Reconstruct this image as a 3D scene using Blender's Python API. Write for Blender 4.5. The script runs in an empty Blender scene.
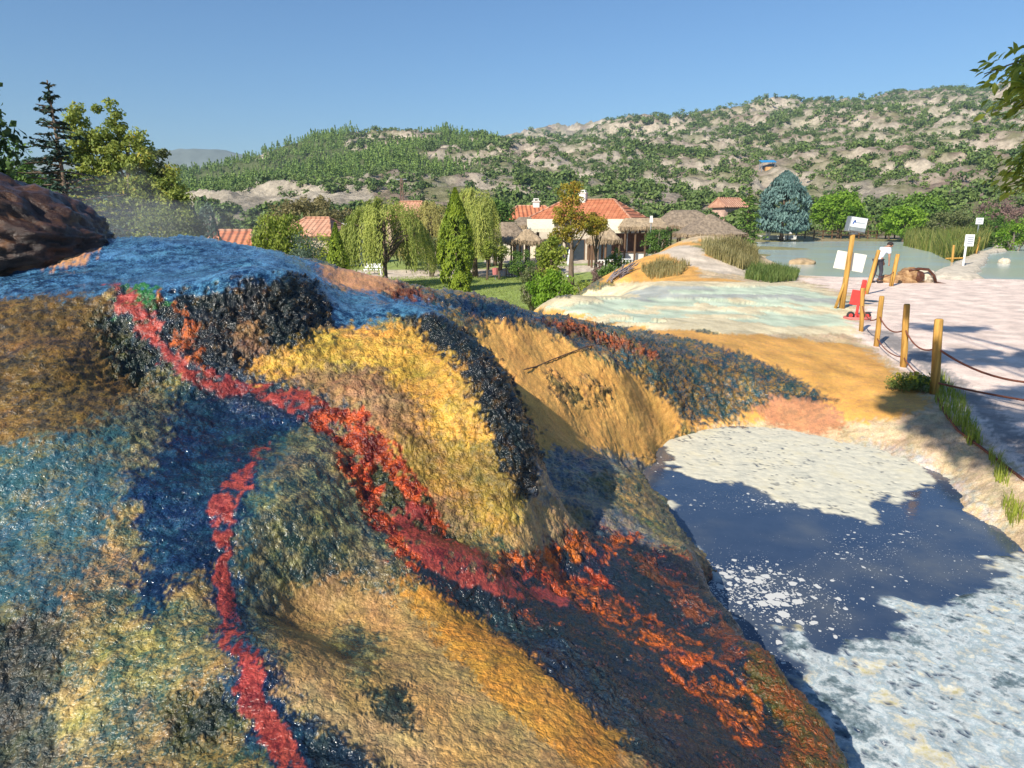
import bpy, bmesh, math, random
import numpy as np
from mathutils import Vector, Matrix, kdtree

rng = np.random.default_rng(7)
random.seed(7)
R = math.radians
scene = bpy.context.scene
COL = scene.collection

# ------------------------------------------------------------------ camera
CAM_Z = 2.6
PITCH = R(13.3)
F = 1024 * 24 / 36.0
cam_d = bpy.data.cameras.new('camera')
cam_d.lens = 24; cam_d.sensor_width = 36; cam_d.clip_start = 0.05; cam_d.clip_end = 20000
cam = bpy.data.objects.new('camera', cam_d); COL.objects.link(cam)
cam.location = (0, 0, CAM_Z); cam.rotation_euler = (math.pi / 2 - PITCH, 0, 0)
scene.camera = cam
SP, CP = math.sin(PITCH), math.cos(PITCH)

def ray(u, v):
    dx = (u - 512) / F; dy = (384 - v) / F
    return dx, CP + SP * dy, -SP + CP * dy

def at(u, v, Y):                       # sight line u,v at a forward distance Y
    x, y, z = ray(u, v); t = Y / y
    return (x * t, Y, CAM_Z + z * t)

def onz(u, v, z):                      # sight line u,v meeting the level z
    x, y, dz = ray(u, v); t = (z - CAM_Z) / dz
    return (x * t, y * t, z)

# ------------------------------------------------------------------ noise
_perm = np.random.default_rng(3).permutation(256).astype(np.int32)
_perm = np.concatenate([_perm, _perm, _perm])
_g = np.array([[1,1,0],[-1,1,0],[1,-1,0],[-1,-1,0],[1,0,1],[-1,0,1],[1,0,-1],[-1,0,-1],
               [0,1,1],[0,-1,1],[0,1,-1],[0,-1,-1],[1,1,0],[0,-1,1],[-1,1,0],[0,-1,-1]], np.float32)
def perlin(p):
    p = np.asarray(p, np.float32)
    i = np.floor(p).astype(np.int32); f = p - i; i &= 255
    w = f * f * f * (f * (f * 6 - 15) + 10)
    out = np.zeros(len(p), np.float32)
    for dx in (0, 1):
        wx = w[:, 0] if dx else 1 - w[:, 0]
        a = _perm[(i[:, 0] + dx) & 255]
        for dy in (0, 1):
            wy = w[:, 1] if dy else 1 - w[:, 1]
            b = _perm[(a + i[:, 1] + dy) & 255]
            for dz in (0, 1):
                wz = w[:, 2] if dz else 1 - w[:, 2]
                g = _g[_perm[(b + i[:, 2] + dz) & 255] & 15]
                out += wx * wy * wz * (g[:, 0] * (f[:, 0] - dx) + g[:, 1] * (f[:, 1] - dy) + g[:, 2] * (f[:, 2] - dz))
    return out
def fbm(p, oct=4, gain=0.5, lac=2.03):
    p = np.asarray(p, np.float32); s = np.zeros(len(p), np.float32); a = 1.0
    for k in range(oct):
        s += a * perlin(p * (lac ** k) + k * 17.3); a *= gain
    return s

# ------------------------------------------------------------------ object helpers
def tag(o, label=None, cat=None, group=None, kind=None):
    if label: o['label'] = label
    if cat: o['category'] = cat
    if group: o['group'] = group
    if kind: o['kind'] = kind
    return o

def empty(name, loc, label, cat, group=None, rz=0):
    o = bpy.data.objects.new(name, None); COL.objects.link(o)
    o.location = loc; o.rotation_euler = (0, 0, rz); o.empty_display_size = 0.2
    return tag(o, label, cat, group)

def link_mesh(name, me, mat=None, parent=None, smooth=False):
    o = bpy.data.objects.new(name, me); COL.objects.link(o)
    if mat is not None and len(me.materials) == 0: me.materials.append(mat)
    if parent: o.parent = parent
    if smooth: me.polygons.foreach_set('use_smooth', np.ones(len(me.polygons), bool))
    return o

def np_mesh(name, V, Q, attrs=None, smooth=True):
    """V (n,3) verts, Q (m,k) faces of one size, attrs {name: (n,3) colours per vertex}"""
    V = np.asarray(V, np.float32); Q = np.asarray(Q, np.int32); k = Q.shape[1]
    me = bpy.data.meshes.new(name)
    me.vertices.add(len(V)); me.vertices.foreach_set('co', V.ravel())
    me.loops.add(Q.size); me.loops.foreach_set('vertex_index', Q.ravel())
    me.polygons.add(len(Q)); me.polygons.foreach_set('loop_start', np.arange(0, Q.size, k, dtype=np.int32))
    me.polygons.foreach_set('loop_total', np.full(len(Q), k, np.int32))
    me.polygons.foreach_set('use_smooth', np.full(len(Q), smooth, bool))
    me.update(calc_edges=True)
    for nm, c in (attrs or {}).items():
        a = me.attributes.new(nm, 'FLOAT_COLOR', 'POINT')
        c4 = np.ones((len(V), 4), np.float32); c4[:, :c.shape[1]] = c
        a.data.foreach_set('color', c4.ravel())
    me.validate()
    return me

def grid_faces(nr, nc):
    i = np.arange(nr * nc).reshape(nr, nc)
    return np.stack([i[:-1, :-1], i[:-1, 1:], i[1:, 1:], i[1:, :-1]], -1).reshape(-1, 4)

class MB:
    """collects boxes, tubes, sheets and lathed shapes into one mesh"""
    def __init__(s): s.v = []; s.f = []
    def add(s, vs, fs):
        n = len(s.v); s.v += [tuple(p) for p in vs]; s.f += [tuple(i + n for i in f) for f in fs]; return s
    def box(s, c, d, rz=0, tilt=None, taper=1.0):
        M = Matrix.Rotation(rz, 3, 'Z')
        if tilt is not None: M = M @ tilt
        vs = []
        for z in (-1, 1):
            k = taper if z > 0 else 1
            for x, y in ((-1, -1), (1, -1), (1, 1), (-1, 1)):
                vs.append(M @ Vector((x * d[0] / 2 * k, y * d[1] / 2 * k, z * d[2] / 2)) + Vector(c))
        return s.add(vs, [(3, 2, 1, 0), (4, 5, 6, 7), (0, 1, 5, 4), (1, 2, 6, 5), (2, 3, 7, 6), (3, 0, 4, 7)])
    def tube(s, pts, r, n=8, cap=True):
        pts = [Vector(p) for p in pts]
        if not hasattr(r, '__len__'): r = [r] * len(pts)
        vs = []; fs = []
        for i, p in enumerate(pts):
            t = (pts[min(i + 1, len(pts) - 1)] - pts[max(i - 1, 0)]).normalized()
            a = t.cross(Vector((0, 0, 1)) if abs(t.z) < 0.9 else Vector((0, 1, 0))).normalized(); b = a.cross(t)
            for k in range(n):
                q = 2 * math.pi * k / n
                vs.append(p + (a * math.cos(q) + b * math.sin(q)) * r[i])
        for i in range(len(pts) - 1):
            for k in range(n):
                fs.append((i * n + k, i * n + (k + 1) % n, (i + 1) * n + (k + 1) % n, (i + 1) * n + k))
        if cap:
            fs.append(tuple(range(n - 1, -1, -1))); fs.append(tuple(range((len(pts) - 1) * n, len(pts) * n)))
        return s.add(vs, fs)
    def build(s, name, mat, parent=None, smooth=False, bevel=0):
        me = bpy.data.meshes.new(name); me.from_pydata(s.v, [], s.f); me.update()
        o = link_mesh(name, me, mat, parent, smooth)
        if bevel:
            m = o.modifiers.new('bevel', 'BEVEL'); m.width = bevel; m.segments = 2; m.limit_method = 'ANGLE'
        return o

# ------------------------------------------------------------------ material helpers
def new_mat(name):
    m = bpy.data.materials.new(name); m.use_nodes = True
    nt = m.node_tree; b = nt.nodes['Principled BSDF']
    return m, nt, b
def N(nt, t, **kw):
    n = nt.nodes.new(t)
    for k, v in kw.items():
        if k.startswith('i_'): n.inputs[k[2:].replace('_', ' ')].default_value = v
        else: setattr(n, k, v)
    return n
def simple(name, c, rough=0.7, var=0.25, scale=8, bump=0.3, bscale=None, stretch=(1, 1, 1), spec=0.3, metal=0, c2=None, dist=0.01):
    m, nt, b = new_mat(name); L = nt.links.new
    tc = N(nt, 'ShaderNodeTexCoord'); mp = N(nt, 'ShaderNodeMapping'); mp.inputs['Scale'].default_value = stretch
    L(tc.outputs['Object'], mp.inputs[0])
    n1 = N(nt, 'ShaderNodeTexNoise', i_Scale=scale, i_Detail=6.0, i_Roughness=0.65); L(mp.outputs[0], n1.inputs['Vector'])
    cr = N(nt, 'ShaderNodeValToRGB')
    lo = [x * (1 - var) for x in c]; hi = c2 or [min(1, x * (1 + var)) for x in c]
    cr.color_ramp.elements[0].position = 0.33; cr.color_ramp.elements[1].position = 0.67
    cr.color_ramp.elements[0].color = (*lo, 1); cr.color_ramp.elements[1].color = (*hi, 1)
    L(n1.outputs['Fac'], cr.inputs[0]); L(cr.outputs[0], b.inputs['Base Color'])
    b.inputs['Roughness'].default_value = rough; b.inputs['Specular IOR Level'].default_value = spec
    b.inputs['Metallic'].default_value = metal
    if bump:
        n2 = N(nt, 'ShaderNodeTexNoise', i_Scale=bscale or scale * 3, i_Detail=5.0); L(mp.outputs[0], n2.inputs['Vector'])
        bp = N(nt, 'ShaderNodeBump', i_Strength=bump, i_Distance=dist); L(n2.outputs['Fac'], bp.inputs['Height'])
        L(bp.outputs[0], b.inputs['Normal'])
    return m
# ------------------------------------------------------------------ TERRAIN: one height function z(x, y)
CTRL = []
def c(u, v, Y): CTRL.append(at(u, v, Y))
def cz(u, v, z): CTRL.append(onz(u, v, z))
def line(pts, n=2):
    w = [at(*p) for p in pts]
    for a, b in zip(w[:-1], w[1:]):
        for k in range(n):
            t = k / n; CTRL.append(tuple(a[i] * (1 - t) + b[i] * t for i in range(3)))
    CTRL.append(w[-1])
def lift(pts, dz, dy=0, dx=0):               # a second line at another height
    for p in pts: x, y, z = at(*p); CTRL.append((x + dx, y + dy, z + dz))
# upper ledge carrying the blue water
line([(-60, 258, 6.6), (100, 241, 7.4), (200, 238, 7.5), (250, 246, 7.3), (290, 257, 6.9), (312, 272, 6.3)])
line([(-60, 290, 5.4), (60, 285, 5.3), (150, 280, 5.4), (230, 272, 5.6), (285, 270, 5.8)])
line([(-60, 304, 4.9), (50, 304, 4.75), (110, 296, 4.85), (165, 302, 4.85), (215, 296, 4.95), (270, 287, 5.15), (308, 285, 5.5), (322, 292, 5.9)])
line([(110, 340, 4.5), (150, 345, 4.55), (215, 335, 4.68), (270, 325, 4.9), (315, 312, 5.3)])
line([(120, 385, 4.1), (160, 385, 4.2), (200, 390, 4.25), (235, 385, 4.35), (262, 360, 4.6), (300, 345, 4.85), (330, 326, 5.3)])
for p in ((-4.5, 9.2, 1.3), (-3.3, 9.0, 1.3), (-2.4, 8.8, 1.2), (-6, 9.5, 1.3), (-5, 11.5, -.5), (-3, 11, -.6), (-8, 12, -.5), (-8, 8, 1.9), (-6, 5, 2.1), (-9, 18, -1.6), (-14, 25, -1.8), (-4, 15, -1.6)): CTRL.append(p)
# ochre wall at the left and the wash under it
line([(-60, 360, 3.95), (0, 360, 3.9), (60, 355, 4.0), (95, 350, 4.25)])
line([(-60, 440, 3.2), (0, 445, 3.15), (60, 440, 3.2), (110, 420, 3.5), (140, 405, 3.85)])
for p in ((0, 520, 2.75), (100, 500, 2.9), (0, 600, 2.3), (100, 600, 2.35), (0, 690, 1.98), (0, 768, 1.75), (100, 768, 1.72),
          (200, 430, 3.75), (200, 470, 3.3), (270, 440, 3.75), (250, 550, 2.75), (170, 540, 2.75), (100, 680, 2.02), (200, 650, 2.15), (200, 768, 1.7), (300, 700, 1.95), (260, 640, 2.2), (300, 520, 3.0), (330, 480, 3.42),
          (225, 382, 4.32), (190, 372, 4.32)): c(*p)
# yellow shelf and the mound
line([(285, 395, 4.3), (335, 412, 4.15), (345, 424, 4.1)])
line([(330, 345, 5.05), (390, 340, 5.2), (435, 340, 5.25)])
line([(300, 375, 4.6), (370, 380, 4.55), (430, 375, 4.75)])
line([(400, 318, 5.6), (440, 319, 5.55), (478, 343, 5.2), (505, 376, 4.85), (520, 405, 4.6), (530, 440, 4.3)], 2)
line([(430, 430, 4.2), (470, 440, 4.15), (505, 450, 4.1), (518, 465, 4.05)])
line([(440, 480, 3.85), (480, 490, 3.83), (510, 490, 3.85)])
line([(440, 535, 3.45), (482, 536, 3.55), (512, 510, 3.75), (530, 496, 3.95)])
line([(395, 425, 4.12), (410, 470, 3.85), (425, 505, 3.6)])
line([(355, 445, 3.95), (378, 485, 3.65), (405, 520, 3.42), (445, 550, 3.22), (490, 572, 3.2)])
line([(330, 450, 3.7), (352, 500, 3.4), (375, 535, 3.2), (400, 565, 3.0)])
# blue channel and rim behind the mound
line([(345, 300, 6.1), (400, 305, 6.2), (440, 312, 6.0)])
line([(330, 322, 5.45), (395, 325, 5.5)])
line([(318, 266, 8.0), (355, 272, 8.0), (400, 284, 8.1), (450, 294, 8.4), (500, 303, 8.9), (540, 312, 9.5), (590, 321, 10.0)])
line([(340, 284, 7.0), (390, 296, 7.0), (450, 308, 7.3)])
line([(480, 318, 7.6), (540, 326, 8.4), (600, 336, 9.0)])
for p in ((-1.8, 9.5, .9), (-.8, 9.8, .7), (.2, 10.6, .6), (-2, 11.5, -.7), (-.6, 12, -.8), (.6, 13.5, -.2), (-2.5, 14, -1.6), (-1, 16, -1.7), (0.1, 20, -1.9), (1.5, 27, -2), (3.2, 34, -2), (5.5, 42, -2), (-4, 22, -2)): CTRL.append(p)
# yellow slope at the right of the mound, and the trough at its foot
line([(505, 345, 7.6), (560, 348, 8.6), (610, 362, 9.3), (665, 390, 9.6), (685, 420, 9.5)])
line([(528, 385, 7.0), (580, 390, 7.9), (630, 405, 8.5), (660, 428, 9.0)])
line([(542, 430, 6.35), (590, 440, 7.3), (640, 456, 8.2)])
CTRL += [(-.02, 5.75, .78), (.18, 5.2, .66), (.3, 4.9, .6), (-.35, 6.4, 1.05)]
line([(545, 468, 5.6), (600, 470, 5.9), (640, 478, 6.1)])
line([(545, 500, 4.7), (600, 505, 5.1), (660, 515, 5.5)])
# low rock above the pool
line([(540, 545, 3.9), (600, 545, 4.3), (675, 545, 5.0)])
line([(530, 585, 3.4), (600, 590, 3.75), (690, 585, 4.35)])
line([(470, 605, 2.98), (540, 620, 3.05), (620, 640, 3.1), (700, 640, 3.55)])
line([(560, 685, 2.38), (640, 700, 2.6), (720, 700, 2.85), (770, 720, 2.85)])
line([(650, 755, 2.1), (740, 768, 2.32), (800, 768, 2.5)])
for p in ((742, 640, 3.45), (775, 692, 3.0), (806, 742, 2.7), (705, 610, 3.9), (300, 610, 2.7), (400, 600, 2.85), (350, 650, 2.4), (500, 640, 2.65), (450, 612, 2.85), (400, 700, 2.05), (500, 700, 2.2), (400, 768, 1.76), (500, 768, 1.85), (600, 768, 1.95), (600, 730, 2.18)): c(*p)
# edge of the rock over the pool: brow, then a drop to the water
BROW = [(690, 545, 5.0), (700, 570, 4.6), (724, 604, 4.05), (762, 650, 3.5), (800, 694, 3.12), (826, 728, 2.9), (842, 765, 2.66), (856, 805, 2.46)]
line(BROW, 1)
lift(BROW, -.18, 0, .10)
lift(BROW, -.60, 0, .22)
lift(BROW, -.72, 0, .5)
# pool shore (level -0.4) and bed
PW = -0.4
for p in ((652, 452), (664, 440), (690, 431), (725, 426), (760, 427), (800, 433), (850, 445), (900, 457), (935, 472), (960, 497), (990, 525), (1024, 548), (1070, 590)): cz(*p, PW)
for p in ((646, 470), (655, 490), (676, 520), (688, 540)): cz(*p, PW)
for p in ((668, 474), (684, 502), (690, 452), (660, 466), (720, 450), (705, 480), (700, 515), (880, 800), (900, 840), (940, 860), (800, 460), (720, 520), (800, 560), (880, 520), (950, 600), (850, 650), (1000, 700), (900, 750), (1080, 680), (930, 540), (1010, 600), (1060, 768)): cz(*p, PW - .2)
for p in ((712, 436), (760, 434), (800, 440), (850, 452), (900, 466)): cz(*p, PW - .05)
# bank and orange ground
for p in ((700, 405, -.1), (760, 402, -.12), (830, 415, -.18), (900, 430, -.15), (945, 440, -.1), (1000, 480, -.15), (1060, 530, -.15)): cz(*p)
for p in ((720, 375, .22), (800, 378, .12), (860, 385, .03), (900, 392, 0), (760, 352, .36), (700, 345, .55), (640, 337, .9), (850, 348, .06), (740, 327, .42), (650, 327, .62), (800, 333, .25), (850, 330, .1), (620, 322, .62), (560, 311, .62)): cz(*p)
for p in ((540, 304, .58), (620, 312, .5), (700, 312, .46), (760, 312, .36), (820, 316, .2), (640, 300, .55), (600, 296, .62), (640, 288, .62), (720, 298, .52), (780, 298, .4), (700, 287, .62), (760, 287, .52), (820, 296, .2), (655, 281, .75)): cz(*p)
# level terrace
for u in (880, 950, 1024, 1090):
    for v in (285, 300, 320, 345):
        if u < 1000 or v > 290: cz(u, v, .02)
for u, v in ((1000, 276), (1024, 262), (1024, 284), (1060, 280), (1090, 288), (1000, 264)): cz(u, v, -.5)
for u, v in ((985, 287), (1024, 292), (1060, 295)): cz(u, v, .02)
for p in ((930, 385), (980, 400), (1024, 420), (1024, 380), (1090, 400), (960, 360), (900, 355), (860, 320)): cz(*p, 0.0)
# orange bank between garden and lake
for p in ((603, 280, 29), (622, 268, 30), (640, 258, 31), (665, 250, 33), (700, 244, 36), (735, 246, 38), (690, 262, 30), (740, 268, 30), (760, 278, 29), (680, 276, 27), (640, 276, 28.5), (790, 280, 31)): c(*p)
CTRL += [(12.5, 37, .15), (16.3, 48, .2), (20, 58, .15), (9, 42, .9), (13, 52, .5), (7, 44, -1.2), (10, 52, -1.4), (16, 68, -1.3), (25.5, 73, .2), (24, 80, -.6), (33, 98, .3), (31, 106, .3)]
# lakes
for p in ((14.3, 35), (18.5, 33.5), (22, 33), (25, 31.5)): CTRL.append((*p, .0))
for p in ((18, 40), (24, 42), (22, 52), (30, 60), (30, 80), (40, 90), (45, 70), (40, 50), (34, 42), (30, 36), (38, 34), (46, 45), (60, 55), (22, 31.2 + 10)): CTRL.append((*p, -.6))
for p in ((20.5, 29.5),): CTRL.append((*p, .03))
for p in ((36, 101), (45, 103), (55, 103), (64, 95), (66, 80), (70, 70), (78, 60)): CTRL.append((*p, .25))
for p in ((36, 112), (50, 113), (66, 108), (80, 90), (90, 70), (100, 50)): CTRL.append((*p, .9))
# garden
for x in (-60, -40, -25, -12, 0):
    for y in (36, 48, 60, 75, 92): CTRL.append((x, y, -2.0 if y < 62 or x < -15 else -1.45))
for p in ((-20, 20, -1.9), (-30, 30, -2), (-12, 28, -2), (4, 50, -2), (6, 60, -1.9), (8, 75, -1.45), (14, 85, -1.8), (20, 95, -1.4), (-5, 30, -2), (0, 110, -1.5), (-40, 110, -1), (25, 112, -.6), (-70, 60, -2)): CTRL.append(p)
# hills
for p in ((120, 205, 260), (190, 181, 470), (215, 172, 440), (250, 160, 420), (300, 149, 410), (340, 141, 420), (385, 132, 430), (420, 131, 430), (470, 137, 440), (510, 144, 450),
          (200, 212, 170), (250, 205, 185), (300, 195, 210), (350, 190, 240), (260, 180, 300), (330, 170, 330), (400, 165, 300), (470, 170, 280), (430, 190, 200), (500, 195, 190),
          (60, 215, 260), (-40, 200, 300), (-150, 200, 300), (560, 200, 170), (620, 195, 165), (560, 168, 290), (540, 146, 560), (575, 141, 640), (630, 152, 480), (610, 178, 240),
          (650, 138, 540), (700, 120, 600), (745, 109, 640), (800, 108, 680), (860, 102, 760), (920, 96, 800), (985, 91, 780), (1060, 90, 720), (1160, 90, 700),
          (700, 158, 330), (760, 136, 430), (830, 124, 480), (900, 117, 560), (980, 110, 560), (700, 190, 180), (780, 180, 200), (850, 165, 240), (920, 175, 210), (1000, 165, 210), (1080, 165, 210),
          (545, 138, 900), (560, 130, 950), (585, 136, 950), (598, 128, 1000), (612, 117, 1000), (626, 127, 1000), (650, 130, 1000), (800, 150, 300), (870, 140, 340), (950, 140, 330), (1024, 130, 340), (1024, 200, 130), (940, 205, 140), (860, 205, 150), (740, 215, 140), (660, 210, 140), (1100, 205, 130), (640, 160, 300), (900, 125, 420)): c(*p)
for a in range(-60, 61, 10):           # behind the crest lines
    CTRL.append((1500 * math.sin(R(a)), 1500 * math.cos(R(a)), 30.0 if a < 5 else 60.0))
    CTRL.append((2600 * math.sin(R(a)), 2600 * math.cos(R(a)), -10.0))
for u, v, Y in ((250, 153, 420), (340, 141, 420), (420, 131, 430), (500, 144, 450)):
    x, y, z = at(u, v, Y); CTRL.append((x * 1.35, y * 1.35, z * .75))
for u, v, Y in ((700, 120, 600), (860, 102, 760), (985, 91, 780)):
    x, y, z = at(u, v, Y); CTRL.append((x * 1.3, y * 1.3, z * .9))
for a in (-75, -68, 68, 75):
    for r, z in ((2, 1.0 if a < 0 else -.4), (4, 1.6 if a < 0 else -.4), (8, 1.6 if a < 0 else 0), (20, -1 if a < 0 else 0), (60, -2 if a < 0 else 1), (120, 0 if a < 0 else 8)):
        CTRL.append((r * math.sin(R(a)), r * math.cos(R(a)), z))
for a in range(-60, 61, 12):
    CTRL.append((.6 * math.sin(R(a)), .6 * math.cos(R(a)), .95 if a < 20 else .6))

C3 = np.array(CTRL, float)
cr_ = np.hypot(C3[:, 0], C3[:, 1]); cq = np.stack([np.arctan2(C3[:, 0], C3[:, 1]), np.log(cr_)], 1); cg = C3[:, 2] / cr_
EPS = 0.05
def phi(a, b):
    d = a[:, None, :] - b[None, :, :]
    return np.sqrt((d ** 2).sum(-1) + EPS ** 2)
A = phi(cq, cq); n_ = len(cq)
Pm = np.concatenate([np.ones((n_, 1)), cq], 1)
M_ = np.zeros((n_ + 3, n_ + 3)); M_[:n_, :n_] = A - 0.002 * np.eye(n_); M_[:n_, n_:] = Pm; M_[n_:, :n_] = Pm.T
sol = np.linalg.solve(M_, np.concatenate([cg, np.zeros(3)]))
TH = np.linspace(R(-72), R(72), 420); LR = np.linspace(math.log(.6), math.log(2600), 1150)
G = np.zeros((len(LR), len(TH)))
for i0 in range(0, len(LR), 25):
    q = np.stack(np.meshgrid(TH, LR[i0:i0 + 25]), -1).reshape(-1, 2)
    G[i0:i0 + 25] = (phi(q, cq) @ sol[:n_] + sol[n_] + q @ sol[n_ + 1:]).reshape(-1, len(TH))
def zat(x, y):
    """height of the ground under (x, y)"""
    x = np.asarray(x, float); y = np.asarray(y, float); r = np.hypot(x, y) + 1e-9
    a = np.clip((np.arctan2(x, y) - TH[0]) / (TH[1] - TH[0]), 0, len(TH) - 1.001)
    b = np.clip((np.log(r) - LR[0]) / (LR[1] - LR[0]), 0, len(LR) - 1.001)
    i = b.astype(int); j = a.astype(int); fi = b - i; fj = a - j
    g = (G[i, j] * (1 - fi) * (1 - fj) + G[i + 1, j] * fi * (1 - fj) + G[i, j + 1] * (1 - fi) * fj + G[i + 1, j + 1] * fi * fj)
    return g * r
def gz(x, y): return float(zat(x, y))

def march(U, V, tmax=120.0):
    """where sight lines meet the ground (nan: they do not)"""
    dx = (U - 512) / F; dy = (384 - V) / F
    X = dx; Yv = CP + SP * dy; Z = -SP + CP * dy
    T = np.geomspace(.9, tmax, 900); hit = np.full(len(U), np.nan); prev = None; tp = T[0]
    for t in T:
        h = CAM_Z + Z * t - zat(X * t, Yv * t)
        if prev is not None:
            k = np.isnan(hit) & (h <= 0)
            hit[k] = tp + (t - tp) * (prev[k] / (prev[k] - h[k] + 1e-9))
        prev = h; tp = t
    return X * hit, Yv * hit, CAM_Z + Z * hit

# ------------------------------------------------------------------ what covers the rock: mineral and algae zones, reflected sky painted on the wettest
# class: pigment A, pigment B, share of A, wetness, relief
PIG = {
 'tan':     ((.44,.29,.12), (.25,.16,.07), .62, .42, .36),
 'tanhill': ((.44,.27,.09), (.22,.14,.055), .60, .40, .3),
 'ochre':   ((.19,.105,.020), (.030,.024,.014), .52, .55, .35),  # dimness of the shaded left wall put into this darker ochre
 'yellow':  ((.60,.33,.048), (.27,.15,.03), .60, .5, .55),
 'olbrown': ((.36,.22,.04), (.15,.10,.025), .52, .5, .6),
 'yslope':  ((.74,.39,.095), (.60,.29,.065), .60, .12, .15),
 'brown':   ((.34,.20,.08), (.15,.09,.04), .52, .25, .7),
 'dark':    ((.010,.016,.018), (.14,.075,.014), .78, .85, 1.0),
 'darkmoss':((.018,.030,.022), (.10,.095,.02), .70, .7, 1.0),
 'blue':    ((.005,.016,.045), (.020,.065,.105), .58, 1.0, .5),  # water film on dark rock, reflected sky blue put into its colour
 'skyrefl': ((.004,.022,.065), (.075,.20,.33), .52, 1.0, .22),  # wet film; the sky it reflects is painted in as blue
 'teal':    ((.026,.080,.095), (.15,.135,.055), .62, .75, .4),
 'mott':    ((.33,.23,.075), (.040,.075,.060), .48, .7, .5),
 'greyg':   ((.27,.23,.10), (.022,.046,.046), .46, .8, .5),
 'dgreen':  ((.025,.040,.035), (.07,.06,.03), .60, .6, .7),
 'red':     ((.37,.062,.042), (.13,.014,.014), .56, .65, .35),
 'maroon':  ((.17,.026,.020), (.018,.024,.034), .50, .8, .6),
 'redor':   ((.54,.085,.016), (.10,.008,.008), .48, .7, .9),
 'orange':  ((.58,.125,.012), (.03,.022,.026), .54, .6, .9),
 'dkor':    ((.014,.022,.032), (.46,.095,.018), .84, .85, .55),
 'blgrey':  ((.055,.085,.115), (.34,.27,.15), .54, .7, .45),
 'dkblue':  ((.012,.026,.042), (.05,.075,.085), .62, .9, .8),
 'olive':   ((.07,.065,.015), (.30,.075,.014), .55, .6, .8),
 'green':   ((.03,.16,.03), (.015,.05,.02), .60, .7, .6),
 'teald':   ((.016,.055,.068), (.30,.16,.03), .58, .9, .5),
 'rust':    ((.16,.045,.015), (.04,.03,.03), .60, .5, .8),
 'ochor':   ((.56,.25,.035), (.28,.14,.03), .60, .2, .35),
 'pinkor':  ((.50,.24,.11), (.36,.19,.09), .55, .5, .2),
 'apricot': ((.66,.34,.07), (.50,.26,.08), .60, .08, .10),
 'redsoil': ((.50,.22,.10), (.32,.16,.08), .55, .1, .12),
 'bank':    ((.56,.42,.25), (.38,.28,.15), .60, .1, .2),
 'pink':    ((.74,.59,.49), (.62,.48,.38), .62, .08, .04),
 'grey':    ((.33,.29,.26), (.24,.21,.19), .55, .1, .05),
 'cream':   ((.68,.58,.37), (.56,.45,.24), .60, .15, .06),
 'mint':    ((.50,.58,.40), (.60,.62,.46), .60, .35, .02),
 'palegr':  ((.38,.40,.36), (.44,.42,.32), .55, .3, .05),
 'lawn':    ((.20,.27,.05), (.26,.30,.08), .55, 0, .3),
 'path':    ((.56,.47,.36), (.48,.39,.29), .60, 0, .1),
 'dry':     ((.26,.22,.09), (.14,.16,.05), .55, 0, .4),
 'soil':    ((.30,.22,.12), (.20,.18,.08), .55, 0, .3),
 'white':   ((.50,.45,.36), (.40,.35,.27), .60, .3, .3),
}
CLS = list(PIG); CI = {k: i for i, k in enumerate(CLS)}
STEP = 4
gu, gv = np.meshgrid(np.arange(-40, 1065, STEP, dtype=float), np.arange(232, 800, STEP, dtype=float))
lab = np.full(gu.shape, CI['mott'])
def zone(cl, pts):
    inside = np.zeros(gu.shape, bool); P = pts + pts[:1]
    for (x0, y0), (x1, y1) in zip(P[:-1], P[1:]):
        k = ((y0 > gv) != (y1 > gv))
        with np.errstate(all='ignore'):
            inside ^= k & (gu < (x1 - x0) * (gv - y0) / (y1 - y0 + 1e-12) + x0)
    lab[inside] = CI[cl]
lab_s = np.full(gu.shape, -1)
def sstroke(cl, pts): stroke(cl, pts, lab_s)
def stroke(cl, pts, to=None):
    m = np.zeros(gu.shape, bool)
    for (x0, y0, w0), (x1, y1, w1) in zip(pts[:-1], pts[1:]):
        dx, dy = x1 - x0, y1 - y0
        t = np.clip(((gu - x0) * dx + (gv - y0) * dy) / (dx * dx + dy * dy), 0, 1)
        m |= np.hypot(gu - x0 - t * dx, gv - y0 - t * dy) < (w0 + (w1 - w0) * t) / 2
    (lab if to is None else to)[m] = CI[cl]
# far first, near last
zone('apricot', [(600,330),(660,330),(760,335),(860,345),(905,380),(950,425),(905,445),(850,432),(760,428),(690,430),(640,400)])
zone('pink', [(845,330),(868,300),(800,280),(830,268),(1064,262),(1064,520),(1010,470),(945,400),(905,372),(880,352)])
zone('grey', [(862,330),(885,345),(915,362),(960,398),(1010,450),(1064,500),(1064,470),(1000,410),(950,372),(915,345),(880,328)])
zone('bank', [(690,431),(760,420),(850,424),(905,415),(938,402),(985,440),(1064,515),(1064,640),(1000,560),(960,520),(900,470),(850,450)])
zone('redsoil', [(752,402),(800,396),(842,412),(848,428),(812,436),(765,424)])
zone('cream', [(520,303),(560,298),(610,286),(660,280),(720,282),(800,281),(850,300),(858,332),(800,336),(720,332),(660,330),(600,330),(545,312)])
zone('apricot', [(520,305),(560,308),(605,322),(660,330),(700,337),(680,345),(600,330),(540,318)])
zone('mint', [(548,308),(600,300),(660,297),(730,300),(790,304),(845,316),(852,326),(800,328),(735,320),(690,318),(652,324),(608,320)])
zone('cream', [(640,324),(690,315),(760,311),(765,315),(690,321),(650,329)])
zone('palegr', [(620,294),(660,285),(720,288),(760,296),(700,297)])
zone('mint', [(672,292),(720,287),(800,288),(845,300),(838,309),(780,302),(720,298)])
stroke('cream', [(596,320,5),(640,311,5),(700,306,5),(770,309,5),(850,314,5)])
stroke('palegr', [(640,298,5),(700,295,5),(780,296,5),(845,303,5)])
zone('apricot', [(596,284),(622,262),(650,248),(700,240),(742,246),(700,262),(700,276),(760,283),(640,284)])
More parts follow.
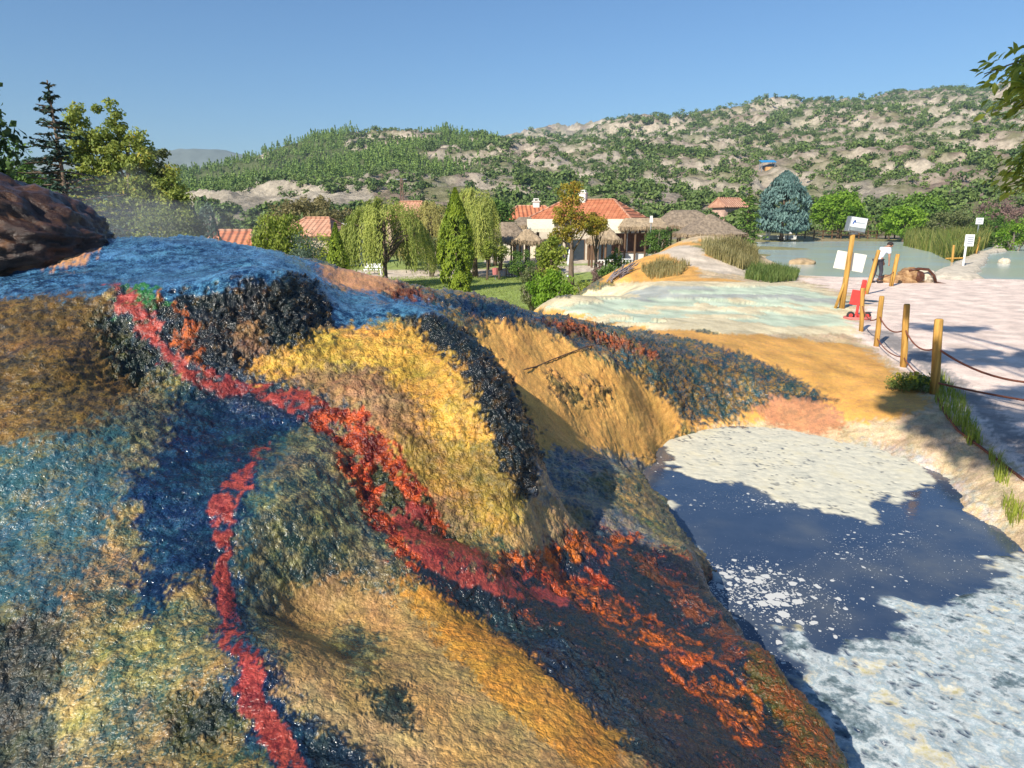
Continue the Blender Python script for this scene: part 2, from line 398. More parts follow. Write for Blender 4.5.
zone('path', [(660,250),(690,244),(712,250),(705,258),(740,264),(790,270),(795,281),(720,274),(680,262)])
zone('dry', [(700,243),(745,243),(762,256),(758,272),(725,262),(705,252)])
zone('yslope', [(470,332),(520,330),(560,338),(600,360),(655,392),(685,430),(655,462),(610,462),(540,460),(500,400)])
zone('brown', [(545,378),(590,376),(612,388),(600,404),(560,402)])
zone('yslope', [(552,382),(575,378),(606,392),(590,398)])
zone('teald', [(405,290),(440,288),(500,303),(545,313),(600,322),(680,337),(745,352),(790,372),(800,380),(838,402),(770,398),(735,420),(690,424),(664,398),(640,378),(600,352),(545,330),(500,322),(470,326)])
zone('yslope', [(476,318),(520,322),(545,334),(500,336)])
stroke('rust', [(520,312,3),(590,338,4),(640,352,4)])
stroke('orange', [(560,322,4),(600,335,4),(655,356,4)])
zone('pinkor', [(300,258),(330,264),(360,268),(415,288),(385,292),(345,290),(322,280)])
zone('skyrefl', [(322,290),(345,288),(400,294),(445,304),(445,318),(400,316),(345,330),(330,325)])
zone('rust', [(383,291),(400,283),(425,286),(432,300),(405,300)])
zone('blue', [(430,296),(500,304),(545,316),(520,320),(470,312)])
zone('olive', [(690,556),(730,585),(780,635),(870,760),(910,810),(800,810),(700,620)])
zone('blgrey', [(530,460),(560,448),(620,452),(655,468),(690,520),(694,560),(620,560),(540,552),(505,520),(512,500)])
zone('tan', [(500,520),(540,500),(585,508),(580,528),(530,545),(505,540)])
zone('mott', [(580,478),(640,470),(668,490),(690,530),(692,560),(650,530),(600,500)])
zone('greyg', [(640,540),(680,545),(700,580),(690,600),(650,570)])
zone('skyrefl', [(-40,262),(60,250),(100,232),(250,234),(312,258),(322,280),(335,310),(312,296),(290,282),(260,284),(215,294),(165,302),(110,294),(60,300),(-40,304)])
zone('pinkor', [(-40,248),(90,246),(92,258),(60,268),(-40,268)])
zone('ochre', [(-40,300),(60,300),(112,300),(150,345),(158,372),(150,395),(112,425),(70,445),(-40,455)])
zone('dark', [(108,300),(165,298),(215,288),(262,280),(300,274),(322,288),(333,322),(300,346),(262,362),(240,392),(190,376),(150,345)])
zone('brown', [(240,320),(262,316),(258,345),(244,352)])
zone('darkmoss', [(90,310),(128,310),(165,365),(150,395),(120,380)])
zone('yellow', [(235,372),(258,356),(300,345),(335,328),(400,326),(440,332),(475,366),(505,420),(530,480),(520,520),(485,536),(440,524),(400,478),(375,432),(345,412),(290,392)])
zone('brown', [(280,372),(330,366),(380,372),(420,400),(430,440),(400,450),(370,425),(320,404)])
zone('olbrown', [(400,440),(440,430),(490,450),(520,470),(522,515),(486,536),(445,526),(410,488)])
zone('brown', [(420,480),(450,500),(485,530),(455,530),(425,505)])
zone('dark', [(395,312),(440,316),(480,341),(516,383),(535,430),(540,484),(520,500),(508,492),(500,455),(478,402),(452,362),(415,334)])
zone('darkmoss', [(340,405),(372,425),(405,475),(442,522),(478,545),(455,556),(420,530),(385,490)])
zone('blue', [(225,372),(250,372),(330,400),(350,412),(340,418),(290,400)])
zone('teal', [(-40,452),(60,440),(115,410),(150,392),(205,392),(160,455),(130,520),(110,570),(60,640),(-40,660)])
zone('greyg', [(130,400),(160,395),(200,400),(150,450),(125,480)])
zone('dgreen', [(-40,640),(50,600),(75,650),(60,768),(60,810),(-40,810)])
zone('mott', [(60,600),(100,545),(130,480),(150,450),(170,490),(215,560),(222,640),(250,700),(270,810),(50,810)])
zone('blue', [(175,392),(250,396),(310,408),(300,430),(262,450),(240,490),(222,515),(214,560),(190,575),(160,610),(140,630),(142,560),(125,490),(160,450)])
zone('greyg', [(245,470),(270,440),(325,432),(345,470),(372,520),(410,570),(460,618),(400,596),(330,575),(290,585),(272,640),(272,700),(240,610)])
zone('teal', [(240,470),(268,440),(300,430),(272,480),(255,560),(262,640),(245,620),(236,540)])
zone('tanhill', [(288,590),(330,574),(400,592),(465,624),(560,690),(655,770),(690,810),(420,810),(380,760),(330,730),(284,690)])
zone('dkblue', [(236,640),(268,660),(300,715),(340,738),(390,762),(400,810),(290,810),(270,740)])
zone('dkor', [(380,520),(440,555),(490,575),(540,545),(600,528),(660,545),(698,562),(765,640),(848,768),(880,810),(690,810),(655,768),(560,690),(462,622),(415,575)])
zone('dkblue', [(480,600),(560,630),(620,680),(680,740),(700,800),(660,770),(560,690),(500,645)])
zone('olive', [(745,640),(770,645),(848,768),(880,810),(780,810),(790,740),(750,690)])
stroke('white', [(850,440,8),(905,454,12),(945,476,12),(1000,530,10)])
stroke('ochor', [(410,596,24),(470,640,46),(540,700,56),(600,750,50)])
zone('greyg', [(330,640),(356,622),(388,655),(352,688)])
zone('dgreen', [(376,690),(416,676),(412,738),(372,730)])
stroke('tan', [(300,690,20),(340,720,30),(420,760,40)])
stroke('dkblue', [(112,286,16),(142,322,24),(165,350,30),(190,374,32),(225,385,30),(265,394,34),(330,414,38)])
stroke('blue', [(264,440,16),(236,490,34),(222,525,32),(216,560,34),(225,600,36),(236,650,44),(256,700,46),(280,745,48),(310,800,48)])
# streams and falls, coloured by thermophile mats
sstroke('red', [(112,286,9),(128,300,16),(142,322,16),(165,350,20),(190,372,19),(225,384,14),(265,392,17),(300,402,19),(330,412,22)])
sstroke('redor', [(325,410,28),(348,430,50),(372,466,64),(400,510,62),(425,542,54)])
sstroke('darkmoss', [(372,462,8),(395,500,16),(412,530,14)])
sstroke('red', [(405,520,31),(440,552,34),(490,572,33),(540,580,36),(575,590,31)])
sstroke('orange', [(490,566,14),(540,556,22),(590,546,26),(628,540,14)])
sstroke('redor', [(540,575,20),(600,594,30)])
sstroke('orange', [(575,588,26),(620,615,34),(660,640,34),(700,670,44),(735,705,44),(750,740,26)])
sstroke('rust', [(640,560,16),(690,600,22),(735,650,20)])
sstroke('orange', [(160,292,4),(178,320,10),(192,345,16),(205,368,18)])
sstroke('red', [(264,440,6),(250,465,12),(236,490,19),(222,525,17),(216,560,19),(224,600,20),(236,650,25),(256,700,27),(280,745,28),(310,800,28)])
zone('green', [(122,290),(150,284),(160,294),(158,306),(140,312),(126,302)])
zone('darkmoss', [(170,700),(215,680),(240,700),(225,740),(180,745)])

GX, GY, GZ = march(gu.ravel(), gv.ravel(), 60)
ok = ~np.isnan(GX); ok &= np.hypot(np.nan_to_num(GX, nan=1e3), np.nan_to_num(GY)) < 58
seedP = np.stack([GX, GY, GZ], 1)[ok]; seedC = lab.ravel()[ok]; seedS = lab_s.ravel()[ok]
kd = kdtree.KDTree(len(seedP))
sr = np.hypot(seedP[:, 0], seedP[:, 1])
def kspace(P):                          # nearness counted in proportion to distance, heights included
    r = np.hypot(P[:, 0], P[:, 1])
    return np.stack([np.arctan2(P[:, 0], P[:, 1]) * 3, np.log(r) * 3, (P[:, 2] - CAM_Z) / r * 3], 1)
for i, p in enumerate(kspace(seedP)): kd.insert(p, i)
kd.balance()

# ------------------------------------------------------------------ ground sheet (camera stands on it), then the hills beyond
def sheet(th, r0, r1, nrow, far):
    nf = 2400
    lr = np.linspace(math.log(r0), math.log(r1), nf); rr = np.exp(lr)
    out_r = np.empty((nrow, len(th)))
    for j, t in enumerate(th):
        z = zat(rr * math.sin(t), rr * math.cos(t))
        w = np.abs(np.diff(np.arctan2(z - CAM_Z, rr))) + .14 * np.sqrt(np.diff(rr) ** 2 + np.diff(z) ** 2) / rr[1:] / (1 + rr[1:] / far)
        s = np.concatenate([[0], np.cumsum(w)]); s /= s[-1]
        s = 0.88 * s + 0.12 * np.linspace(0, 1, nf)
        out_r[:, j] = np.interp(np.linspace(0, 1, nrow), s, rr)
    k = np.array([.25, .5, .25])       # even out neighbouring columns
    for _ in range(3):
        out_r[:, 1:-1] = out_r[:, :-2] * .25 + out_r[:, 1:-1] * .5 + out_r[:, 2:] * .25
    X = out_r * np.sin(th)[None]; Y = out_r * np.cos(th)[None]
    return X, Y, zat(X, Y)

th = np.concatenate([np.linspace(R(-71), R(-41), 90)[:-1], np.linspace(R(-41), R(41), 880), np.linspace(R(41), R(71), 90)[1:]])
X, Y, Z = sheet(th, .62, 118, 960, 14.0)
nr, nc = X.shape
P = np.stack([X, Y, Z], -1)
def normals(P):
    a = np.gradient(P, axis=0); b = np.gradient(P, axis=1)
    n = np.cross(b, a); n /= np.linalg.norm(n, axis=-1, keepdims=True) + 1e-12
    n[n[..., 2] < 0] *= -1
    return n
Nn = normals(P)
Pf = P.reshape(-1, 3); rf = np.hypot(Pf[:, 0], Pf[:, 1])
# the mats grade into one another grain by grain: every point takes its class from a jittered place nearby,
# with coarse tongues and fine grains; the streams keep cleaner edges
def vec(f, k, o=4, g=.6): return np.stack([fbm(Pf * f + k, o, g), fbm(Pf * f + k + 28, o, g), fbm(Pf * f + k + 54, o, g)], 1)
near = rf < 58; idx = np.nonzero(near)[0]; find = kd.find
rs = (rf / 4)[:, None]
kf = (4 / np.clip(rf, 2.0, 16))[:, None]                 # grains a few millimetres near, centimetres farther off
gr = np.stack([perlin(Pf * 46 * np.round(kf * 2) / 2 + 3), perlin(Pf * 46 * np.round(kf * 2) / 2 + 31), perlin(Pf * 46 * np.round(kf * 2) / 2 + 57)], 1)
g2_ = np.stack([perlin(Pf * 17 + 3), perlin(Pf * 17 + 31), perlin(Pf * 17 + 57)], 1)
co = vec(4.5, 3)
soft = np.clip(rs, .4, 1.3)
Pb = Pf + soft * (.060 * co + .085 * g2_ + .115 * gr)
Ps = Pf + soft * (.080 * co + .022 * g2_ + .012 * gr)
cl = np.full(len(Pf), CI['soil'])
kb = kspace(Pb); kst = kspace(Ps)
cl[idx] = seedC[[find(p)[1] for p in kb[idx]]]
ii = idx[rf[idx] < 13]
sc_ = seedS[[find(p)[1] for p in kst[ii]]]
hole = fbm(Pf[ii] * 8 + 5, 3, .6) + .5 * gr[ii, 0]
sc_[(hole > np.select([(sc_ == CI['red']) | (sc_ == CI['maroon']), sc_ == CI['redor'], sc_ == CI['darkmoss']], [.30, .34, .5], .02)) & (sc_ >= 0)] = -1
cl[ii] = np.where(sc_ >= 0, sc_, cl[ii])
out_ = (cl == CI['mott']) & (Pf[:, 0] > 4.2) & (Pf[:, 1] > .9 * Pf[:, 0]) ; cl[out_ | ((cl == CI['mott']) & (Pf[:, 0] > 5))] = CI['bank']
# garden, its paths and the dry banks round it, laid out by position on the ground
bn = fbm(Pf * .12, 3)
zz = Pf[:, 2]; xx = Pf[:, 0]; yy = Pf[:, 1]
garden = (zz < -1.0) & (yy > 15) & (xx < 26)
cl[garden] = CI['lawn']
pathm = garden & (np.abs(yy - (64 + 2 * np.sin(xx * .15))) < 4.0 + bn) & (xx > -24)
pathm |= garden & (yy > 72) & (xx > -3)
pathm |= garden & (np.abs(yy - 51) < 1.2) & (xx < -8) & (xx > -13)
cl[pathm] = CI['path']
cl[garden & (xx < -26)] = CI['dry']
edge = (zz > -1.0) & (zz < .5) & (yy > 12) & (xx < 7) & (yy < 40) & (xx < -.5 + .18 * (yy - 16))
cl[edge] = CI['dry']
cl[(rf > 58) & ~garden] = CI['dry']
cl[(rf > 90) & (bn > .1)] = CI['soil']

tab = np.array([[*PIG[k][0], *PIG[k][1], *PIG[k][2:]] for k in CLS], np.float32)
att = tab[cl].reshape(nr, nc, 9)
for _ in range(1):                       # a short blend so that zone borders are not razor sharp
    att[1:-1, 1:-1] = (att[1:-1, 1:-1] * 4 + att[:-2, 1:-1] + att[2:, 1:-1] + att[1:-1, :-2] + att[1:-1, 2:]) / 8
att = att.reshape(-1, 9)
big = fbm(Pf * 1.7 + 9, 3)[:, None]
hue = (.24 * vec(2.6, 11, 4, .6) + .20 * g2_) * np.clip(att[:, 8:9] * 2, .25, 1)              # drifts of rust, olive and grey through every mat
natural = ((att[:, 8] > .08) & (rf < 30))[:, None]
att[:, :6] *= np.where(natural, np.clip(1 + np.concatenate([hue * (.8, .55, 1.0)] * 2, 1), .45, 1.7), 1)
# mats and mineral ribs comb out along the fall line: noise averaged down the slope
nn = Nn.reshape(-1, 3)
fall = np.array((0, 0, -1.0)) + nn[:, 2:] * nn + .12 * np.array((.62, -.75, 0)); fall /= np.linalg.norm(fall, axis=1, keepdims=True)
nearv = np.nonzero(rf < 16)[0]; Pn = Pf[nearv]; fn = fall[nearv]
s1 = np.zeros(len(Pf), np.float32); s2 = np.zeros(len(Pf), np.float32)
stp = np.clip((.86 - nn[nearv, 2]) / .3, .12, 1).astype(np.float32)
s1[nearv] = stp * sum(perlin((Pn + fn * k * .03) * 34 + 7) for k in range(-4, 5)) / 3.2
s2[nearv] = stp * sum(perlin((Pn + fn * k * .085) * 12 + 19) for k in range(-3, 4)) / 2.6
relk = np.clip(att[:, 8] * 1.6, .1, 1)
att[:, 6] += (.22 * s1 + .30 * s2) * relk
att[:, :6] *= (np.clip(1 + .38 * big, .6, 1.5) * np.clip(1 + relk[:, None] * (.14 * s1 + .22 * s2)[:, None], .5, 1.6))
# relief: knobbly mats, drapery ribs down the steep faces, rimstone ripples
rel = att[:, 8]
steep = np.clip((.80 - nn[:, 2]) / .5, 0, 1)
st = np.stack([Pf[:, 0], Pf[:, 1], Pf[:, 2] * .28], 1)
n1 = fbm(Pf * 7, 4, .55); n2 = 1 - 2 * np.abs(perlin(st * 8 + 5)); n3 = fbm(Pf * 28 + 4, 3, .6)
rip = 1 - np.abs(np.sin(Pf[:, 2] * 70 + 5 * fbm(Pf * 3 + 8, 3)))
scale = np.clip(rf / 4, .5, 3)
dsp = rel * (.024 * n1 + .024 * (2 * np.abs(perlin(Pf * 13 + 61)) - .5) + .013 * (2 * np.abs(perlin(Pf * 31 + 17)) - .5) + .003 * s1 + .016 * s2) * scale + steep * rel * .020 * n2 + .010 * rip * (cl == CI['ochre'])
dsp += .026 * fbm(Pf * 1.9 + 71, 3) * np.clip((rf - .8), 0, 1) * np.clip((rel - .08) * 6, 0, 1) * np.clip(scale, .5, 2)
water_in = (cl == CI['mint'])
dsp = dsp * np.clip((60 - rf) / 30, 0.15, 1) * ~water_in
P2 = Pf + nn * dsp[:, None]
for q, pts in enumerate(([(548,308),(600,300),(730,300),(852,318),(735,328),(608,322)], [(672,292),(720,287),(845,296),(838,309),(720,298)])):
    w_ = np.array([onz(u, v, .45)[:2] for u, v in pts]); lo, hi = w_.min(0), w_.max(0)
    k_ = water_in & (Pf[:, 0] > lo[0] - 1) & (Pf[:, 0] < hi[0] + 1) & ((Pf[:, 1] < 19.2) if q == 0 else (Pf[:, 1] >= 19.2)) & (rf < 40)
    if k_.sum() > 10:
        Aq = np.stack([Pf[k_, 0], Pf[k_, 1], np.ones(k_.sum())], 1); P2[k_, 2] = Pf[k_, 2] * .6 + .4 * (Aq @ np.linalg.lstsq(Aq, Pf[k_, 2], rcond=None)[0]) - .02
me = np_mesh('ground', P2, grid_faces(nr, nc), {'pig_a': att[:, :3], 'pig_b': att[:, 3:6], 'par': att[:, 6:9]})

m, nt, b = new_mat('travertine'); L = nt.links.new
geo = N(nt, 'ShaderNodeNewGeometry')
mp = N(nt, 'ShaderNodeMapping'); mp.inputs['Scale'].default_value = (1, 1, .8); L(geo.outputs['Position'], mp.inputs[0])
ca = N(nt, 'ShaderNodeAttribute', attribute_name='pig_a'); cb = N(nt, 'ShaderNodeAttribute', attribute_name='pig_b'); pr = N(nt, 'ShaderNodeAttribute', attribute_name='par')
sp = N(nt, 'ShaderNodeSeparateColor'); L(pr.outputs['Color'], sp.inputs[0])
na = N(nt, 'ShaderNodeTexNoise', i_Scale=10.0, i_Detail=9.0, i_Roughness=.66, i_Distortion=.1); L(mp.outputs[0], na.inputs['Vector'])
fine = N(nt, 'ShaderNodeTexNoise', i_Scale=70.0, i_Detail=6.0, i_Roughness=.7); L(mp.outputs[0], fine.inputs['Vector'])
def math_(op, a, b_=None, c_=None):
    n = N(nt, 'ShaderNodeMath', operation=op)
    for k, x in enumerate((a, b_, c_)):
        if x is None: continue
        if isinstance(x, (int, float)): n.inputs[k].default_value = x
        else: L(x, n.inputs[k])
    return n.outputs[0]
v = math_('ADD', math_('ADD', na.outputs['Fac'], math_('MULTIPLY', math_('SUBTRACT', fine.outputs['Fac'], .5), .75)), math_('MULTIPLY_ADD', sp.outputs[0], .55, -.275))
mr = N(nt, 'ShaderNodeMapRange', interpolation_type='SMOOTHSTEP'); mr.inputs['From Min'].default_value = .36; mr.inputs['From Max'].default_value = .64; L(v, mr.inputs['Value'])
mx = N(nt, 'ShaderNodeMix', data_type='RGBA'); L(mr.outputs[0], mx.inputs['Factor']); L(cb.outputs['Color'], mx.inputs['A']); L(ca.outputs['Color'], mx.inputs['B'])
f2 = N(nt, 'ShaderNodeTexNoise', i_Scale=95.0, i_Detail=5.0, i_Roughness=.7); L(geo.outputs['Position'], f2.inputs['Vector'])
g2 = N(nt, 'ShaderNodeMapRange'); g2.inputs['From Min'].default_value = .25; g2.inputs['From Max'].default_value = .75; g2.inputs['To Min'].default_value = .45; g2.inputs['To Max'].default_value = 1.55; L(f2.outputs['Fac'], g2.inputs['Value'])
vm = N(nt, 'ShaderNodeVectorMath', operation='SCALE'); L(mx.outputs['Result'], vm.inputs[0]); L(g2.outputs[0], vm.inputs['Scale'])
L(vm.outputs[0], b.inputs['Base Color'])
# wet film: gloss follows wetness, dry crumbs stay rough
ro = math_('SUBTRACT', .92, math_('MULTIPLY', sp.outputs[1], math_('MULTIPLY_ADD', fine.outputs['Fac'], -.45, 1.06)))
L(math_('MAXIMUM', ro, .08), b.inputs['Roughness'])
b.inputs['Specular IOR Level'].default_value = .5
flow = N(nt, 'ShaderNodeTexNoise', i_Scale=24.0, i_Detail=4.0, i_Roughness=.55, i_Distortion=.1); L(mp.outputs[0], flow.inputs['Vector'])
vw = N(nt, 'ShaderNodeVectorMath', operation='MULTIPLY_ADD'); L(flow.outputs['Color'], vw.inputs[0]); vw.inputs[1].default_value = (.05, .05, .05); L(mp.outputs[0], vw.inputs[2])
nod = N(nt, 'ShaderNodeTexVoronoi', i_Scale=34.0); L(vw.outputs[0], nod.inputs['Vector'])
nod2 = N(nt, 'ShaderNodeTexVoronoi', i_Scale=85.0); L(vw.outputs[0], nod2.inputs['Vector'])
kn = math_('ADD', math_('MULTIPLY', nod.outputs['Distance'], -1.0), math_('MULTIPLY', nod2.outputs['Distance'], -.45))
hh = math_('ADD', math_('MULTIPLY', kn, math_('MULTIPLY_ADD', sp.outputs[2], 1.15, .06)), math_('MULTIPLY', flow.outputs['Fac'], math_('MULTIPLY_ADD', sp.outputs[2], .5, .12)))
bp = N(nt, 'ShaderNodeBump', i_Strength=.75, i_Distance=.020); L(hh, bp.inputs['Height']); L(bp.outputs[0], b.inputs['Normal'])
ground = link_mesh('ground', me, m); tag(ground, kind='structure')
# ------------------------------------------------------------------ hills
thh = np.linspace(R(-71), R(71), 900)
lrh = np.geomspace(116, 2500, 420)
HX = lrh[:, None] * np.sin(thh)[None]; HY = lrh[:, None] * np.cos(thh)[None]
def hill_z(x, y):
    x = np.asarray(x, float); y = np.asarray(y, float); sh = x.shape; z = zat(x, y).ravel(); r = np.hypot(x, y).ravel()
    p = np.stack([x.ravel(), y.ravel(), np.zeros(x.size)], 1)
    k = np.clip((r - 118) / 90, 0, 1)
    gul = 1 - 2 * np.abs(fbm(p / 46 + 2, 5, .5)); lump = fbm(p / 130 + 8, 3)
    q = z + k * (r / 300) ** .6 * (6.5 * (gul - .55) + 7 * lump) + k * 1.3 * fbm(p / 11, 4, .6)
    tq = q / 6 + .7 * fbm(p / 60 + 40, 2); q = q + k * .12 * (np.abs(tq - np.round(tq)) * 2 - .5) * (1 + r / 400)    # rock benches
    return (q - .12 * (r < 125)).reshape(sh)
HZ = hill_z(HX, HY)
HP = np.stack([HX, HY, HZ], -1); hn = normals(HP).reshape(-1, 3); hp = HP.reshape(-1, 3)
hth = np.arctan2(hp[:, 0], hp[:, 1]); hr = np.hypot(hp[:, 0], hp[:, 1])
def forest_k(x, y):
    """1 where the planted pine wood covers the left hill"""
    x = np.asarray(x, float); y = np.asarray(y, float)
    t = np.arctan2(x, y); r = np.hypot(x, y)
    p = np.stack([x, y, x * 0], 1)
    n = fbm(p / 70 + 4, 3)
    k = (t + .10 * fbm(p / 30 + 14, 3) < R(-1.5)) & (r > 235 + 60 * n) & (r < 620) & (n > -.42)
    bald = (np.hypot(x + 66, (y - 400) * .6) < 26) | (np.hypot(x + 150, y - 400) < 14)
    return k & ~bald
fk = forest_k(hp[:, 0], hp[:, 1])
pale = np.array((.31, .265, .205)); red = np.array((.24, .175, .13)); scrub = np.array((.15, .16, .06)); cream = np.array((.58, .50, .38))
na_ = fbm(hp / 40, 4)[:, None]; nb_ = fbm(hp / 18 + 60, 4)[:, None]
base = pale + (red - pale) * np.clip(na_ * 1.3 + .35, 0, 1)
sl = np.clip((.93 - hn[:, 2:]) / .2, 0, 1)
base = base * (1 - .6 * sl) + cream * .6 * sl
g = np.clip(nb_ * 2.2 + .3, 0, 1) * (1 - .6 * sl)
base = base * (1 - .75 * g) + scrub * .75 * g
base = np.where(fk[:, None], np.array((.10, .12, .05)), base)
cliff = (hth < R(-11)) & (hr > 130) & (hr < 235)
base = np.where(cliff[:, None] & (na_ > -.25), cream * (.62 + .3 * nb_), base)
me = np_mesh('hills', hp, grid_faces(*HX.shape), {'pig_a': base})
m, nt, b = new_mat('hill_rock'); L = nt.links.new
a_ = N(nt, 'ShaderNodeAttribute', attribute_name='pig_a'); g_ = N(nt, 'ShaderNodeNewGeometry')
n1 = N(nt, 'ShaderNodeTexNoise', i_Scale=.55, i_Detail=8.0, i_Roughness=.7); L(g_.outputs['Position'], n1.inputs['Vector'])
mr = N(nt, 'ShaderNodeMapRange'); mr.inputs['From Min'].default_value = .3; mr.inputs['From Max'].default_value = .7; mr.inputs['To Min'].default_value = .55; mr.inputs['To Max'].default_value = 1.35; L(n1.outputs['Fac'], mr.inputs['Value'])
v_ = N(nt, 'ShaderNodeVectorMath', operation='SCALE'); L(a_.outputs['Color'], v_.inputs[0]); L(mr.outputs[0], v_.inputs['Scale']); L(v_.outputs[0], b.inputs['Base Color'])
b.inputs['Roughness'].default_value = .95; b.inputs['Specular IOR Level'].default_value = .1
bp = N(nt, 'ShaderNodeBump', i_Strength=.9, i_Distance=1.2); L(n1.outputs['Fac'], bp.inputs['Height']); L(bp.outputs[0], b.inputs['Normal'])
hills = link_mesh('hills', me, m); tag(hills, kind='structure')
# plain that carries everything out to the horizon
k = 64; V = [(9000 * math.sin(2 * math.pi * i / k), 9000 * math.cos(2 * math.pi * i / k), -30) for i in range(k)]
mb = MB(); mb.add(V, [tuple(range(k - 1, -1, -1))])
tag(mb.build('plain', simple('plain_soil', (.25, .22, .13), .95, .3, .01, 0)), kind='structure')
# distant mountain range at the left
xs = np.linspace(-1470, -350, 160); rows = 24
prof = np.interp((xs + 1470) / 1120, [0, .2, .42, .55, .66, .74, .82, .9, 1], [250, 330, 300, 345, 388, 378, 330, 260, 120])
MV = []
for j in range(rows):
    f = j / (rows - 1); h = 1 - abs(f * 2 - 1)
    y = 1600 + (f - .5) * 600
    p = np.stack([xs, np.full_like(xs, y), xs * 0], 1)
    z = -28 + (prof * .44 + 30) * h ** .8 + fbm(p / 110, 4) * 28 * np.clip(h * 2, 0, 1) * (1 - .6 * h)
    MV.append(np.stack([xs + fbm(p / 120 + 9, 2) * 18, np.full_like(xs, y), z], 1))
me = np_mesh('mountain', np.concatenate(MV), grid_faces(rows, len(xs)))
tag(link_mesh('mountain', me, simple('mountain_scrub', (.13, .15, .13), .95, .3, .01, 0)), kind='structure')

# ------------------------------------------------------------------ standing water
def water_mat(name, c, rough, scale, bump, dist, stretch=(1, 1, 1), c2=None):
    m, nt, b = new_mat(name); L = nt.links.new
    g_ = N(nt, 'ShaderNodeNewGeometry'); mp = N(nt, 'ShaderNodeMapping'); mp.inputs['Scale'].default_value = stretch; L(g_.outputs['Position'], mp.inputs[0])
    n1 = N(nt, 'ShaderNodeTexNoise', i_Scale=scale, i_Detail=4.0); L(mp.outputs[0], n1.inputs['Vector'])
    bp = N(nt, 'ShaderNodeBump', i_Strength=bump, i_Distance=dist); L(n1.outputs['Fac'], bp.inputs['Height']); L(bp.outputs[0], b.inputs['Normal'])
    n2 = N(nt, 'ShaderNodeTexNoise', i_Scale=.12, i_Detail=5.0); L(g_.outputs['Position'], n2.inputs['Vector'])
    r_ = N(nt, 'ShaderNodeValToRGB'); r_.color_ramp.elements[0].position = .4; r_.color_ramp.elements[1].position = .6
    r_.color_ramp.elements[0].color = (*c, 1); r_.color_ramp.elements[1].color = (*(c2 or c), 1)
    L(n2.outputs['Fac'], r_.inputs[0]); L(r_.outputs[0], b.inputs['Base Color'])
    b.inputs['Roughness'].default_value = rough; b.inputs['IOR'].default_value = 1.33
    return m
lake = MB()
shore = [(9.8, 34.4), (12.5, 39.5), (16, 47.5), (19.5, 57), (24, 72), (30, 96), (33, 108), (60, 112), (85, 95), (95, 60), (75, 32), (40, 24), (26, 27.5), (18, 31)]
lake.add([(x, y, .0) for x, y in shore], [tuple(range(len(shore) - 1, -1, -1))])
tag(lake.build('lake', water_mat('lake_water', (.42, .52, .53), .16, 1.6, .10, .03, (1, 2.5, 1), (.46, .50, .42))), kind='structure')

# hot pool under the rock, its surface partly skinned over with mineral scum
px = np.arange(-.4, 9.5, .022); py = np.arange(1.6, 10.4, .022)
PX, PY = np.meshgrid(px, py); pp = np.stack([PX.ravel(), PY.ravel(), np.full(PX.size, PW)], 1)
wx = pp + .28 * np.stack([fbm(pp * 1.6, 5, .62), fbm(pp * 1.6 + 44, 5, .62), pp[:, 0] * 0], 1)
def poly_d(pts, Q):                      # signed distance in metres to a polygon on the pool surface, inside positive
    W = np.array([onz(u, v, PW)[:2] for u, v in pts]); d = np.full(len(Q), 1e9); ins = np.zeros(len(Q), bool)
    for (x0, y0), (x1, y1) in zip(W, np.roll(W, -1, 0)):
        ex, ey = x1 - x0, y1 - y0
        t = np.clip(((Q[:, 0] - x0) * ex + (Q[:, 1] - y0) * ey) / (ex * ex + ey * ey + 1e-9), 0, 1)
        d = np.minimum(d, np.hypot(Q[:, 0] - x0 - t * ex, Q[:, 1] - y0 - t * ey))
        ins ^= ((y0 > Q[:, 1]) != (y1 > Q[:, 1])) & (Q[:, 0] < ex * (Q[:, 1] - y0) / (ey + 1e-12) + x0)
    return np.where(ins, d, -d)
crust_far = [(665, 450), (678, 437), (700, 428), (760, 424), (850, 440), (905, 452), (948, 480), (935, 494), (905, 500), (885, 520), (860, 522), (815, 512), (770, 494), (735, 484), (705, 476), (676, 467)]
crust_near = [(768, 628), (800, 622), (828, 640), (850, 636), (878, 628), (905, 604), (935, 612), (985, 598), (1000, 566), (985, 556), (1060, 560), (1500, 600), (1500, 900), (780, 900), (850, 768), (815, 705), (790, 665)]
islets = [[(663, 502), (672, 499), (681, 504), (674, 509)], [(698, 567), (710, 570), (722, 580), (712, 582)], [(686, 540), (694, 545), (697, 556), (690, 552)]]
sd_ = np.maximum(poly_d(crust_far, wx), poly_d(crust_near, wx))
for q in islets: sd_ = np.maximum(sd_, poly_d(q, pp + (wx - pp) * .25))
crack = np.abs(fbm(wx * 2.2 + 12, 3)) < .012
crust = np.clip(sd_ / .05 + .5, 0, 1) * ~crack
fl = np.array(onz(738, 590, PW)); dfl = np.hypot((pp[:, 0] - fl[0]) / 1.15, (pp[:, 1] - fl[1]) / .75)
foam = np.clip(1.15 - dfl, 0, 1) * (1 + .5 * fbm(pp * 3, 3)); foam = np.clip(np.maximum(foam, .26 + .3 * fbm(pp * 1.3 + 5, 3)), 0, 1)
mud = np.clip((fbm(pp * .8 + 31, 3) + .1) * 1.6, 0, 1)
zc = crust * (.012 + .006 * fbm(pp * 9, 3)) + (crust > .5) * .006 * fbm(pp * 40, 2)
pp[:, 2] += zc
keepr = zat(PX.ravel(), PY.ravel()) < PW + .12
fq = grid_faces(*PX.shape); fq = fq[keepr[fq].any(1)]
me = np_mesh('pool_water', pp, fq[:, ::-1], {'par': np.stack([crust, foam, mud], 1)})
m, nt, b = new_mat('pool_water'); L = nt.links.new
